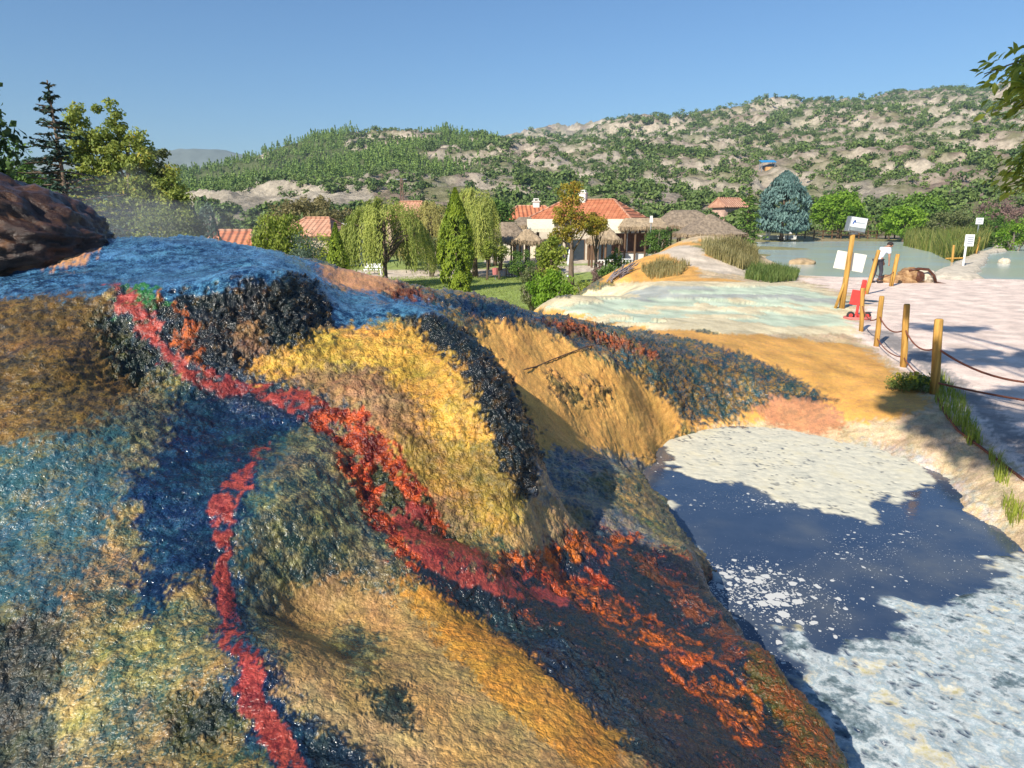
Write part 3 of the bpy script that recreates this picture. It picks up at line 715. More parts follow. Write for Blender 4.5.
g_ = N(nt, 'ShaderNodeNewGeometry'); at_ = N(nt, 'ShaderNodeAttribute', attribute_name='par'); s_ = N(nt, 'ShaderNodeSeparateColor'); L(at_.outputs['Color'], s_.inputs[0])
def mth(op, a, b_=None):
    n = N(nt, 'ShaderNodeMath', operation=op)
    for k, x in enumerate((a, b_)):
        if x is None: continue
        if isinstance(x, (int, float)): n.inputs[k].default_value = x
        else: L(x, n.inputs[k])
    return n.outputs[0]
def ramp(fac, stops):
    r_ = N(nt, 'ShaderNodeValToRGB'); e = r_.color_ramp.elements
    while len(e) < len(stops): e.new(.5)
    for q, (p_, c_) in zip(e, stops): q.position = p_; q.color = (*c_, 1)
    L(fac, r_.inputs[0]); return r_.outputs[0]
def mixc(f, a, b_):
    x = N(nt, 'ShaderNodeMix', data_type='RGBA'); L(f, x.inputs['Factor']); L(a, x.inputs['A']); L(b_, x.inputs['B']); return x.outputs['Result']
nz = N(nt, 'ShaderNodeTexNoise', i_Scale=2.6, i_Detail=10.0, i_Roughness=.74, i_Distortion=.15); L(g_.outputs['Position'], nz.inputs['Vector'])
nz2 = N(nt, 'ShaderNodeTexNoise', i_Scale=11.0, i_Detail=7.0, i_Roughness=.7); L(g_.outputs['Position'], nz2.inputs['Vector'])
cc_far = mixc(mth('MULTIPLY', nz.outputs['Fac'], .8), ramp(nz2.outputs['Fac'], [(.22, (.34, .34, .29)), (.42, (.56, .54, .42)), (.68, (.72, .68, .52))]), ramp(nz.outputs['Fac'], [(.36, (.30, .31, .28)), (.50, (.64, .60, .47)), (.64, (.66, .58, .36))]))
cc_near = ramp(nz.outputs['Fac'], [(.34, (.04, .07, .07)), (.42, (.17, .23, .25)), (.48, (.58, .62, .60)), (.53, (.30, .39, .42)), (.58, (.62, .60, .50)), (.63, (.56, .50, .27)), (.72, (.22, .23, .14))])
sepp = N(nt, 'ShaderNodeSeparateXYZ'); L(g_.outputs['Position'], sepp.inputs[0])
fy = N(nt, 'ShaderNodeMapRange'); fy.inputs['From Min'].default_value = 5.0; fy.inputs['From Max'].default_value = 6.6; L(sepp.outputs['Y'], fy.inputs['Value'])
cmod = N(nt, 'ShaderNodeMapRange'); cmod.inputs['From Min'].default_value = .3; cmod.inputs['From Max'].default_value = .68; cmod.inputs['To Min'].default_value = .66; cmod.inputs['To Max'].default_value = 1.18; L(nz2.outputs['Fac'], cmod.inputs['Value'])
cvs = N(nt, 'ShaderNodeVectorMath', operation='SCALE'); L(cc_near, cvs.inputs[0]); L(cmod.outputs[0], cvs.inputs['Scale'])
ccol = mixc(fy.outputs[0], cvs.outputs[0], cc_far)
# clear hot water: dark, with grey mud rising in places
wcol = mixc(s_.outputs[2], ramp(nz.outputs['Fac'], [(.3, (.024, .044, .088)), (.7, (.045, .068, .115))]), ramp(nz.outputs['Fac'], [(.35, (.055, .075, .11)), (.75, (.14, .145, .135))]))
# flecks of floating calcite
vo = N(nt, 'ShaderNodeTexVoronoi', i_Scale=11.0, i_Randomness=1.0)
dn = N(nt, 'ShaderNodeTexNoise', i_Scale=16.0, i_Detail=3.0); L(g_.outputs['Position'], dn.inputs['Vector'])
va = N(nt, 'ShaderNodeVectorMath', operation='MULTIPLY_ADD'); L(dn.outputs['Color'], va.inputs[0]); va.inputs[1].default_value = (.07, .07, .0); L(g_.outputs['Position'], va.inputs[2])
L(va.outputs[0], vo.inputs['Vector'])
sv = N(nt, 'ShaderNodeSeparateColor'); L(vo.outputs['Color'], sv.inputs[0])
rad = mth('MULTIPLY', mth('MULTIPLY', s_.outputs[1], mth('ADD', mth('MULTIPLY', sv.outputs[0], .75), .1)), .85)
fk1 = mth('LESS_THAN', vo.outputs['Distance'], rad)
vo2 = N(nt, 'ShaderNodeTexVoronoi', i_Scale=48.0); L(va.outputs[0], vo2.inputs['Vector'])
sv2 = N(nt, 'ShaderNodeSeparateColor'); L(vo2.outputs['Color'], sv2.inputs[0])
fk2 = mth('LESS_THAN', vo2.outputs['Distance'], mth('MULTIPLY', mth('MULTIPLY', s_.outputs[1], sv2.outputs[1]), .75))
fleck = mth('MAXIMUM', fk1, fk2)
rgbf = N(nt, 'ShaderNodeRGB'); rgbf.outputs[0].default_value = (.58, .58, .55, 1)
wcol = mixc(fleck, wcol, rgbf.outputs[0])
L(mixc(s_.outputs[0], wcol, ccol), b.inputs['Base Color'])
solid = mth('MAXIMUM', s_.outputs[0], fleck)
L(mth('ADD', mth('MULTIPLY', solid, .62), .10), b.inputs['Roughness'])
rp = N(nt, 'ShaderNodeTexNoise', i_Scale=14.0, i_Detail=3.0); L(g_.outputs['Position'], rp.inputs['Vector'])
hgt = mth('ADD', mth('MULTIPLY', rp.outputs['Fac'], .10), mth('ADD', mth('MULTIPLY', mth('MULTIPLY', nz2.outputs['Fac'], s_.outputs[0]), .38), mth('MULTIPLY', fleck, .3)))
bp = N(nt, 'ShaderNodeBump', i_Strength=.6, i_Distance=.02); L(hgt, bp.inputs['Height']); L(bp.outputs[0], b.inputs['Normal'])
tag(link_mesh('pool_water', me, m), kind='structure')
# ------------------------------------------------------------------ vegetation
def leaf_mat(name, c0, c1, rough=.55, trans=.42, c2=None):
    c0 = tuple(x * 1.25 for x in c0); c1 = tuple(min(.6, x * 1.25) for x in c1); c2 = c2 and tuple(min(.6, x * 1.25) for x in c2)
    m, nt, b = new_mat(name); L = nt.links.new
    a = N(nt, 'ShaderNodeAttribute', attribute_name='tint'); oi = N(nt, 'ShaderNodeObjectInfo')
    s = N(nt, 'ShaderNodeSeparateColor'); L(a.outputs['Color'], s.inputs[0])
    ad = N(nt, 'ShaderNodeMath', operation='MULTIPLY_ADD'); L(oi.outputs['Random'], ad.inputs[0]); ad.inputs[1].default_value = .25; L(s.outputs[0], ad.inputs[2])
    cr = N(nt, 'ShaderNodeValToRGB'); e = cr.color_ramp.elements
    e[0].color = (*c0, 1); e[0].position = .05; e[1].color = (*c1, 1); e[1].position = .85 if c2 else 1.0
    if c2: q = e.new(1.0); q.color = (*c2, 1)
    L(ad.outputs[0], cr.inputs[0]); L(cr.outputs[0], b.inputs['Base Color']); b.inputs['Roughness'].default_value = rough
    b.inputs['Specular IOR Level'].default_value = .25
    t = N(nt, 'ShaderNodeBsdfTranslucent'); L(cr.outputs[0], t.inputs[0]); mxs = N(nt, 'ShaderNodeMixShader'); mxs.inputs[0].default_value = trans
    L(b.outputs[0], mxs.inputs[1]); L(t.outputs[0], mxs.inputs[2]); L(mxs.outputs[0], nt.nodes['Material Output'].inputs[0])
    return m
def unit(a): return a / (np.linalg.norm(a, axis=-1, keepdims=True) + 1e-9)
def leaves(P, Nr, size, aspect=.55, jit=.7, axis=None, rg=rng, tint=None):
    """a small folded blade at each point, facing roughly outwards"""
    n = len(P); Nr = unit(Nr + jit * rg.normal(size=(n, 3)))
    a = axis if axis is not None else rg.normal(size=(n, 3))
    a = unit(a - (a * Nr).sum(1, keepdims=True) * Nr); b_ = np.cross(Nr, a)
    s = (np.ones(n) * size * rg.uniform(.6, 1.35, n))[:, None]
    w = s * aspect
    V = np.stack([P - a * s * .5, P + b_ * w * .5 + a * s * .05 + Nr * s * .08, P + a * s * .5, P - b_ * w * .5 + a * s * .05 + Nr * s * .08], 1).reshape(-1, 3)
    Q = np.arange(4 * n).reshape(n, 4)
    t = tint if tint is not None else rg.random(n)
    T = np.repeat(np.stack([t, t, t], 1), 4, 0)
    return V, Q, T
def blobs(specs, rg=rng, up=.25):
    """specs: (centre, radii, number of clumps, leaves per clump, clump radius) -> points, outward directions, tint"""
    Ps = []; Ns = []; Ts = []
    for cen, rad, nc_, nl, rc in specs:
        d = unit(rg.normal(size=(nc_, 3))); u = rg.random((nc_, 1)) ** .38
        cc = np.array(cen) + d * np.array(rad) * u
        for k in range(nc_):
            e = unit(rg.normal(size=(nl, 3))); q = rg.random((nl, 1)) ** .45
            rr = rc * rg.uniform(.65, 1.3)
            p = cc[k] + e * q * rr * np.array((1, 1, .8))
            Ps.append(p); Ns.append(unit(e * .7 + unit(p - np.array(cen)) * .6 + np.array((0, 0, up))))
            Ts.append(np.clip(rg.uniform(.15, .75) + rg.normal(0, .16, nl), 0, 1))
    return np.concatenate(Ps), np.concatenate(Ns), np.concatenate(Ts)
def limbs(h, r0, tips, lean=(0, 0), n=7, wob=.06, seed=1, start=.35):
    """tapered trunk with limbs to the tips, one mesh"""
    q = random.Random(seed); mb = MB()
    pts = [(lean[0] * t * t + q.uniform(-wob, wob) * h * .3 * t, lean[1] * t * t + q.uniform(-wob, wob) * h * .3 * t, h * t) for t in [i / 7 for i in range(8)]]
    mb.tube(pts, [r0 * (1.25 if i == 0 else 1) * (1 - .85 * i / 7) for i in range(8)], n)
    for t in tips:
        f = q.uniform(start, .85); i = min(6, int(f * 7)); k = f * 7 - i
        s = Vector(pts[i]).lerp(Vector(pts[i + 1]), k); e = Vector(t)
        m1 = s.lerp(e, .5) + Vector((q.uniform(-.1, .1), q.uniform(-.1, .1), .12)) * (e - s).length
        rb = r0 * (1 - .85 * f) * .55
        mb.tube([s, m1, e], [rb, rb * .6, rb * .22], 5)
    return mb
BARK = simple('bark', (.14, .10, .07), .9, .4, 6, .8, 18, (1, 1, .25))
BARKG = simple('bark_grey', (.20, .17, .13), .9, .35, 6, .8, 18, (1, 1, .25))
def put_crown(parent, V, Q, T, mat, name='crown'):
    me = np_mesh(name, V, Q, {'tint': T}, smooth=False); return link_mesh(name, me, mat, parent)
def base_of(u, vtop, Y, sink=.05):
    x, y, zt = at(u, vtop, Y); zb = gz(x, Y) - sink
    return x, y, zb, zt - zb
def px(Y): return Y / F * .976            # metres in a pixel at that distance

def broad_tree(name, label, cat, u, vtop, Y, wpx, mat, crown_from=.3, ncl=55, nl=60, leaf=.16, lean=(0, 0), bark=BARK, aspect=.6, parts=None, group=None, tr=.05, flat=1.0, loc=None, H=None, rc=None, seed=None):
    x, y, zb, h = base_of(u, vtop, Y) if loc is None else (*loc, H)
    rg = np.random.default_rng(int(abs(u) * 7 + Y) if seed is None else seed)
    e = empty(name, (x, y, zb), label, cat, group); W = wpx * px(Y) / 2 * 1.22 if H is None else wpx; leaf = leaf * 1.25
    c0 = h * crown_from
    if parts is None: parts = [(0, .5, 1, 1)]
    sp = []
    for dx, fz, kw, kh in parts:          # offsets in crown half-widths, heights in crown heights
        cz_ = c0 + (h - c0) * fz; hw = W * kw; hh = (h - c0) * .5 * kh
        rcl = (rc or .24) * min(hw, hh) + .12
        sp.append(((dx * W + lean[0], lean[1], cz_), (max(.1, hw - rcl), max(.1, hw * .85 * flat - rcl), max(.1, hh - rcl)), max(5, int(ncl * kw * kh)), nl, rcl))
    P, Nr, T = blobs(sp, rg)
    tips = [P[i] for i in rg.integers(0, len(P), 10)]
    limbs(h * .8, tr * h * .6, tips, lean, seed=int(u) % 97).build('trunk', bark, e, True)
    put_crown(e, *leaves(P, Nr, leaf, aspect, rg=rg, tint=T), mat)
    return e
def bush(name, label, cat, u, vtop, Y, wpx, mat, ncl=40, nl=50, leaf=.1, h=None, aspect=.5, group=None, up=.3, lump=.22, spires=False):
    x, y, zb, hh = base_of(u, vtop, Y)
    h = h or hh; W = wpx * px(Y) / 2 * 1.15; leaf = leaf * 1.2; rg = np.random.default_rng(int(abs(u) * 11 + Y))
    e = empty(name, (x, y, zb), label, cat, group)
    rc = lump * max(W, h * .5)
    P, Nr, T = blobs([((0, 0, h * .48), (max(.1, W - rc), max(.1, W * .8 - rc), max(.1, h * .5 - rc * .7)), ncl, nl, rc)], rg, up)
    P[:, 2] = np.where(P[:, 2] < .02, rg.uniform(.02, .3, len(P)) * h, P[:, 2])
    ax = None
    if spires: ax = np.tile([0, 0, 1.0], (len(P), 1)) + rg.normal(0, .45, (len(P), 3)); Nr[:, 2] *= .2
    put_crown(e, *leaves(P, Nr, leaf, aspect, axis=ax, rg=rg, tint=T), mat, 'foliage')
    mb = MB()
    for k in range(6):
        t = P[rg.integers(0, len(P))]; mb.tube([(t[0] * .1, t[1] * .1, 0), (t[0] * .5, t[1] * .5, t[2] * .6), tuple(t)], [.03 * h, .02 * h, .006 * h], 5)
    mb.build('stem', BARKG, e, True)
    return e
def spire(name, label, cat, u, vtop, Y, wpx, mat, n=5200, leaf=.13, prof=None, group=None, clear=.02, jit=.5, rough=.18):
    """dense columnar or conical evergreen built of upright sprays"""
    x, y, zb, h = base_of(u, vtop, Y); W = wpx * px(Y) / 2 * 1.12; leaf = leaf * 1.45; n = int(n * 1.3); rg = np.random.default_rng(int(u * 3 + Y))
    e = empty(name, (x, y, zb), label, cat, group)
    pz, pr_ = prof or ([0, .08, .3, .6, .85, 1], [.55, .85, 1, .78, .38, .03])
    k = 150; sz = rg.random(k) ** .9; sa = rg.uniform(0, 2 * math.pi, k); tz = rg.integers(0, k, n)
    z = np.clip(sz[tz] + rg.normal(0, .035, n), 0, 1); a = sa[tz] + rg.normal(0, .16, n)
    r = np.interp(z, pz, pr_) * W * (1 + rough * (rg.random(k)[tz] - .6)) * np.sqrt(rg.uniform(.5, 1, n)); z = clear + (1 - clear) * z
    P = np.stack([r * np.cos(a), r * np.sin(a), z * h], 1); Nr = np.stack([np.cos(a), np.sin(a), .35 + 0 * a], 1)
    ax = np.stack([np.cos(a) * .35, np.sin(a) * .35, np.ones(n)], 1) + rg.normal(0, .3, (n, 3))
    T = np.clip(rg.random(k)[tz] * .6 + rg.normal(.2, .15, n), 0, 1)
    put_crown(e, *leaves(P, Nr, leaf, .45, jit, ax, rg, T), mat)
    MB().tube([(0, 0, 0), (0, 0, h * .5), (0, 0, h * .96)], [W * .08, W * .05, .01], 7).build('trunk', BARK, e, True)
    return e
def conifer(name, label, cat, u, vtop, Y, wpx, mat, tiers=16, leaf=.16, per=34, sparse=1.0, group=None, droop=.25, base=.08, power=1.0, tint0=0):
    """open conifer with whorls of separate boughs"""
    x, y, zb, h = base_of(u, vtop, Y); W = wpx * px(Y) / 2 * 1.2; leaf = leaf * 1.3; rg = np.random.default_rng(int(u * 5 + Y) + 1)
    e = empty(name, (x, y, zb), label, cat, group); mb = MB()
    mb.tube([(0, 0, 0), (.01 * h, 0, h * .5), (0, 0, h)], [.016 * h, .010 * h, .002 * h], 7)
    Ps = []; Ns = []; As = []; Ts = []
    for i in range(tiers):
        f = base + (1 - base) * i / tiers; z0 = f * h; ln = W * (1 - f) ** power * 1.05 + .02 * h
        for k in range(rg.integers(5, 8)):
            if rg.random() > sparse: continue
            a = rg.uniform(0, 2 * math.pi); l = ln * rg.uniform(.6, 1.1); zz_ = z0 + rg.normal(0, .012) * h
            tip = np.array((math.cos(a) * l, math.sin(a) * l, zz_ + l * rg.uniform(-droop, .25)))
            mb.tube([(0, 0, zz_), tuple(tip)], [.004 * h, .001 * h], 4, False)
            m_ = max(8, int(per * l / W)); t = rg.uniform(.12, 1, m_)
            p = np.array((0, 0, zz_)) + (tip - np.array((0, 0, zz_))) * t[:, None]
            sd2 = rg.normal(size=(m_, 3)) * np.array((1, 1, .35)) * (l * .16 * (1.15 - t))[:, None]
            Ps.append(p + sd2); Ns.append(np.tile((0, 0, 1.0), (m_, 1)) + .6 * unit(sd2)); As.append(np.tile(unit(tip - np.array((0, 0, zz_))), (m_, 1)) + unit(sd2) * .8)
            Ts.append(np.clip(tint0 + rg.uniform(.1, .7) + rg.normal(0, .15, m_), 0, 1))
    put_crown(e, *leaves(np.concatenate(Ps), np.concatenate(Ns), leaf, .42, .5, np.concatenate(As), rg, np.concatenate(Ts)), mat)
    mb.build('trunk', BARK, e, True)
    return e
def willow(name, label, u, vtop, Y, wpx, mat, strands=230, low=.8, leaf=.24, group=None, trunkx=0):
    x, y, zb, h = base_of(u, vtop, Y); W = wpx * px(Y) / 2 * 1.45; strands = int(strands * 2.4); rg = np.random.default_rng(int(u * 13 + Y))
    e = empty(name, (x, y, zb), label, 'willow tree', group)
    Ps = []; As = []; Ns = []; Ts = []; tips = []
    bunch = [(rg.uniform(0, 2 * math.pi), rg.random() ** .5, rg.uniform(.5, 1.1), rg.random()) for _ in range(34)]
    for s in range(strands):
        a, q, ll, tt = bunch[rg.integers(0, len(bunch))]
        a += rg.normal(0, .13); q = np.clip(q + rg.normal(0, .06), 0, 1)
        top = np.array((math.cos(a) * W * q * .9, math.sin(a) * W * q * .9, h * (.97 - .38 * q ** 2.2) + rg.normal(0, .12)))
        end = max(low + rg.uniform(0, 1.2), top[2] - h * .78 * ll * (.5 + .5 * q)); m_ = int((top[2] - end) / .105) + 4
        t = np.linspace(0, 1, m_); out = np.sin(t * 1.5) * W * .16
        p = np.stack([top[0] + math.cos(a) * out, top[1] + math.sin(a) * out, top[2] + .12 * np.sin(t * 3) * W * .2 - t ** 1.15 * (top[2] - end)], 1)
        p += rg.normal(0, .05, p.shape); Ps.append(p)
        As.append(np.tile((math.cos(a) * .15, math.sin(a) * .15, -1.0), (m_, 1)) + rg.normal(0, .25, (m_, 3)))
        Ns.append(np.tile((math.cos(a), math.sin(a), .45), (m_, 1))); Ts.append(np.clip(tt * .7 + rg.normal(.12, .13, m_), 0, 1))
        if s % 16 == 0: tips.append(top * np.array((.9, .9, .97)))
    P0, N0, T0 = blobs([((0, 0, h * .84), (W * .62, W * .62, h * .10), 26, 46, W * .2)], rg)
    P = np.concatenate(Ps + [P0]); Nr = np.concatenate(Ns + [N0]); ax = np.concatenate(As + [np.tile((0, 0, -1.0), (len(P0), 1)) + rg.normal(0, .7, P0.shape)])
    put_crown(e, *leaves(P, Nr, leaf, .28, .5, ax, rg, np.concatenate(Ts + [T0])), mat)
    limbs(h * .72, .035 * h, tips, (trunkx, 0), seed=int(u), start=.3).build('trunk', BARK, e, True)
    return e

G_POP = leaf_mat('foliage_poplar', (.10, .15, .03), (.33, .37, .08), c2=(.40, .33, .06))
G_OLV = leaf_mat('foliage_olive', (.06, .085, .03), (.20, .22, .085))
G_DRK = leaf_mat('foliage_dark', (.02, .045, .018), (.085, .15, .045))
G_MID = leaf_mat('foliage_mid', (.04, .095, .018), (.15, .24, .045))
G_BRT = leaf_mat('foliage_bright', (.07, .16, .014), (.23, .36, .035))
G_CYP = leaf_mat('foliage_cypress', (.07, .12, .010), (.25, .31, .025), trans=.25)
G_YEL = leaf_mat('foliage_yellow_green', (.11, .16, .02), (.34, .38, .06))
G_WIL = leaf_mat('foliage_willow', (.17, .22, .04), (.45, .47, .12))
G_WIY = leaf_mat('foliage_willow_dry', (.16, .15, .04), (.42, .38, .13))
G_CED = leaf_mat('needles_dark', (.012, .03, .022), (.05, .09, .06), trans=.1)
G_BLU = leaf_mat('needles_blue', (.035, .075, .07), (.13, .21, .18), trans=.1)
G_PIN = leaf_mat('needles_pine', (.045, .10, .016), (.15, .24, .035), trans=.15)
G_AUT = leaf_mat('foliage_autumn', (.17, .19, .02), (.38, .27, .035), c2=(.42, .14, .025))
G_BRN = leaf_mat('foliage_brown', (.13, .115, .045), (.28, .24, .10))
G_GRY = leaf_mat('foliage_grey', (.06, .09, .06), (.17, .23, .16))
G_PNK = leaf_mat('foliage_pinkish', (.14, .09, .075), (.30, .20, .17))

broad_tree('broadleaf_tree', 'dark broadleaf tree cut by the left frame edge above the wet boulder', 'tree', -58, 30, 13, 108, G_DRK, .3, 60, 60, .13)
broad_tree('broadleaf_tree', 'dark green leafy tree left of the thin conifer behind the boulder', 'tree', 12, 132, 21, 66, G_MID, .15, 60, 120, .09)
conifer('cedar_tree', 'tall thin sparse dark conifer between the boulder and the yellow green tree', 'conifer', 47, 80, 19, 230, G_CED, 34, .13, 130, .85, power=1.15, droop=.15, base=.1)
broad_tree('poplar_tree', 'largest yellow green tree with several pointed tops behind the blue water ledge', 'tree', 115, 83, 24, 124, G_POP, .10, 420, 90, .10, bark=BARKG,
           parts=[(-.50, .62, .34, .74), (-.14, .66, .30, .70), (.18, .58, .30, .66), (.55, .44, .36, .55), (0, .3, .95, .55), (.5, .25, .5, .4)], rc=.19)
broad_tree('olive_tree', 'grey green loose tree on the right flank of the large yellow green tree', 'tree', 165, 134, 26, 62, G_OLV, .08, 90, 130, .115, parts=[(-.2, .6, .7, .8), (.35, .4, .6, .6), (0, .25, .95, .5)])
bush('shrub', 'pale blue green shrub in the steam behind the blue ledge', 'shrub', 122, 196, 16, 62, G_GRY, 50, 110, .055)
bush('shrub', 'dark olive shrub at the right foot of the large yellow green tree', 'shrub', 172, 190, 19, 50, G_OLV, 50, 110, .065)
bush('shrub', 'low grey green shrub between two taller ones behind the blue ledge', 'shrub', 150, 215, 17, 44, G_GRY, 36, 100, .055)
spire('conifer_bush', 'small dark cone shaped evergreen left of the leftmost red roof', 'conifer', 213, 217, 31, 22, G_CED, 2200, .11)
broad_tree('poplar_tree', 'grey green slim tree in front of the pale cliff at left', 'tree', 205, 200, 90, 16, G_GRY, .1, 30, 40, .3)
broad_tree('poplar_tree', 'small grey green tree beside another below the pale cliff', 'tree', 224, 204, 92, 18, G_OLV, .1, 30, 40, .3)
bush('willow_bush', 'wide yellow green drooping bush right of the leftmost red roof', 'shrub', 277, 203, 42, 66, G_YEL, 90, 60, .2, spires=True)
broad_tree('broadleaf_tree', 'brownish olive wide tree behind the yellow green drooping bush', 'tree', 308, 190, 84, 84, G_BRN, .2, 90, 60, .3, flat=.8)
bush('shrub', 'grey green bush below the gabled red roof', 'shrub', 303, 222, 38, 50, G_GRY, 60, 60, .12)
bush('shrub', 'low dry shrub between the grey green bush and the bright cone', 'shrub', 322, 246, 34, 34, G_OLV, 36, 40, .10)
spire('thuja_tree', 'bright green cone shaped evergreen below the gabled red roof', 'conifer', 335, 224, 37, 27, G_CYP, 4600, .12, ([0, .1, .3, .6, .85, 1], [.7, .95, 1, .7, .3, .03]))
GW = 'weeping willows on the lawn'
willow('willow_tree', 'weeping willow with long strands nearest the rock, left of the tall cypress', 382, 197, 50, 68, G_WIL, 250, .9, group=GW)
willow('willow_tree', 'yellowish dry weeping willow just left of the tall cypress', 428, 200, 66, 48, G_WIY, 210, .9, group=GW)
willow('willow_tree', 'weeping willow rising behind the right side of the tall cypress', 474, 186, 60, 50, G_WIL, 240, 1.4, group=GW)
broad_tree('broadleaf_tree', 'dark green round tree between the weeping willow and the restaurant', 'tree', 495, 192, 70, 44, G_MID, .2, 70, 60, .24)
bush('shrub', 'pale olive shrub behind the left flank of the tall cypress', 'shrub', 430, 228, 60, 30, G_OLV, 30, 45, .18)
spire('cypress_tree', 'tall bright yellow green cypress standing on the lawn', 'cypress', 455, 189, 48, 34, G_CYP, 11000, .17, ([0, .1, .35, .6, .8, 1], [.55, .88, 1, .80, .45, .03]))
spire('conifer_bush', 'small round clipped evergreen at the foot of the tall cypress', 'conifer', 460, 272, 44, 19, G_CYP, 3200, .10, ([0, .15, .5, .8, 1], [.7, 1, .95, .6, .1]))
broad_tree('young_tree', 'thin young tree on the lawn edge, left one of a pair', 'tree', 487, 236, 57, 16, G_YEL, .4, 26, 40, .13)
broad_tree('young_tree', 'small spreading yellowish tree on the lawn edge in front of the thatched shelter', 'tree', 499, 238, 58, 22, G_POP, .3, 36, 40, .13)
broad_tree('autumn_tree', 'tall yellow and orange tree in front of the red roofed restaurant', 'tree', 573, 174, 52, 58, G_AUT, .28, 110, 60, .13, parts=[(-.05, .75, .5, .5), (-.1, .45, .75, .5), (.5, .38, .5, .42), (-.3, .2, .6, .4)], rc=.2)
broad_tree('autumn_tree', 'slim orange leaved tree on a bare thin trunk right of the taller one', 'tree', 597, 208, 54, 26, G_AUT, .55, 40, 40, .16)
bush('shrub', 'olive grey bush at the left of the bright green one by the pale basins', 'shrub', 533, 262, 37, 34, G_OLV, 50, 50, .12)
broad_tree('young_tree', 'yellow green sapling rising from the bright bush by the pale basins', 'tree', 551, 229, 35, 34, G_YEL, .35, 50, 40, .13, rc=.2)
bush('shrub', 'bright green leafy bush at the edge of the pale basins', 'shrub', 550, 266, 31, 52, G_BRT, 70, 60, .12, spires=True)
bush('shrub', 'low soft green plant right of the bright bush', 'shrub', 586, 276, 34, 30, G_YEL, 30, 50, .09, spires=True)
bush('shrub', 'green hedge plant along the patio path left of the orange bank', 'shrub', 614, 262, 46, 34, G_MID, 40, 45, .13)
bush('shrub', 'flowering reddish hedge plant beside the thin orange tree', 'shrub', 599, 258, 52, 18, G_PNK, 26, 40, .12)
bush('shrub', 'dark green hedge bush in front of the small straw umbrella roof', 'shrub', 522, 247, 57, 30, G_MID, 44, 50, .13)
bush('shrub', 'low olive hedge bush in front of the restaurant between two young trees', 'shrub', 544, 240, 62, 26, G_OLV, 40, 50, .13)
bush('shrub', 'dark hedge bush before the pale pickets left of the bar', 'shrub', 618, 247, 56, 26, G_MID, 40, 50, .13)
bush('shrub', 'tall leafy bush hiding the front of the faded red tiled cottage', 'shrub', 322, 228, 46, 34, G_YEL, 50, 50, .15)
bush('shrub', 'round olive bush before the orange roofed house between the willows', 'shrub', 407, 226, 70, 34, G_OLV, 50, 50, .18)
bush('shrub', 'round green bush at the left end of the thatched bar', 'shrub', 659, 223, 58, 33, G_MID, 60, 55, .15)
conifer('fir_tree', 'green layered conifer at the lake corner beside the thatched pavilion', 'conifer', 750, 184, 88, 36, G_PIN, 15, .34, 44, 1, droop=.3)
spire('spruce_tree', 'blue grey dense conifer on a short dark trunk at the far shore', 'conifer', 787, 172, 98, 48, G_BLU, 8000, .34, ([0, .06, .25, .5, .75, .92, 1], [.6, .95, 1, .92, .66, .32, .06]), clear=.14, rough=.3)
broad_tree('pine_tree', 'wide bright green pine behind the lamp box at the far shore', 'pine tree', 843, 187, 104, 58, G_BRT, .1, 90, 60, .34, flat=.8)
GP = 'bright pines behind the reed bed'
broad_tree('pine_tree', 'small bright green pine at the left end of the row behind the reeds', 'pine tree', 893, 203, 102, 26, G_BRT, .05, 44, 60, .33, group=GP)
broad_tree('pine_tree', 'tallest bright green pine in the row behind the reeds', 'pine tree', 925, 185, 104, 46, G_PIN, .05, 80, 60, .34, group=GP)
broad_tree('pine_tree', 'rounded bright green pine at the right end of the row behind the reeds', 'pine tree', 908, 200, 96, 40, G_BRT, .05, 60, 60, .33, group=GP)
bush('shrub', 'grey green thicket behind the reeds below the white notice', 'shrub', 955, 200, 84, 50, G_OLV, 60, 55, .24)
bush('shrub', 'dark green thicket between the reeds and the right frame edge', 'shrub', 992, 205, 76, 44, G_MID, 60, 55, .22)
bush('shrub', 'pinkish brown dry shrub on the slope at the right frame edge', 'shrub', 1004, 188, 96, 50, G_PNK, 60, 50, .26)
bush('shrub', 'bright green shrub at the right frame edge above the pale wall', 'shrub', 1020, 212, 66, 40, G_BRT, 50, 50, .2)

# scrub on the hillsides: 300 shrubs as things, the rest of them and the pine wood as single masses
def proto_shrub(seed, n=120, conic=False):
    rg = np.random.default_rng(seed)
    if conic:
        z = rg.random(n) ** .9; a = rg.uniform(0, 6.283, n); r = .42 * (1.02 - z) * np.sqrt(rg.uniform(.5, 1, n))
        P = np.stack([r * np.cos(a), r * np.sin(a), .05 + z * 1.5], 1); Nr = np.stack([np.cos(a), np.sin(a), .5 + 0 * a], 1)
        return leaves(P, Nr, .26, .6, .4, rg=rg)
    sp = [((rg.uniform(-.4, .4), rg.uniform(-.4, .4), .35 + rg.uniform(0, .2)), (.45, .45, .28), 5, n // 15, .26) for _ in range(3)]
    P, Nr, T = blobs(sp, rg, .5); P[:, 2] = np.maximum(P[:, 2], .02)
    return leaves(P, Nr, .27, .75, .45, rg=rg, tint=T)
SC = leaf_mat('foliage_scrub', (.04, .075, .020), (.13, .18, .045), trans=.1)
SP_ = leaf_mat('needles_wood', (.055, .11, .022), (.16, .23, .05), trans=.1)
def scatter(n, t0, t1, r0, r1, seed):
    rg = np.random.default_rng(seed); t = rg.uniform(t0, t1, n); r = np.sqrt(rg.uniform(r0 ** 2, r1 ** 2, n))
    return np.stack([r * np.sin(t), r * np.cos(t)], 1), rg
XY1, rg1 = scatter(15000, R(-39), R(39), 122, 430, 5); XY2, rg2 = scatter(13000, R(-6), R(39), 430, 900, 6)
XY = np.concatenate([XY1, XY2]); p3 = np.concatenate([XY / 1.0, XY[:, :1] * 0], 1)
den = fbm(p3 / 38 + 3, 4); den2 = fbm(p3 / 17 + 77, 2)
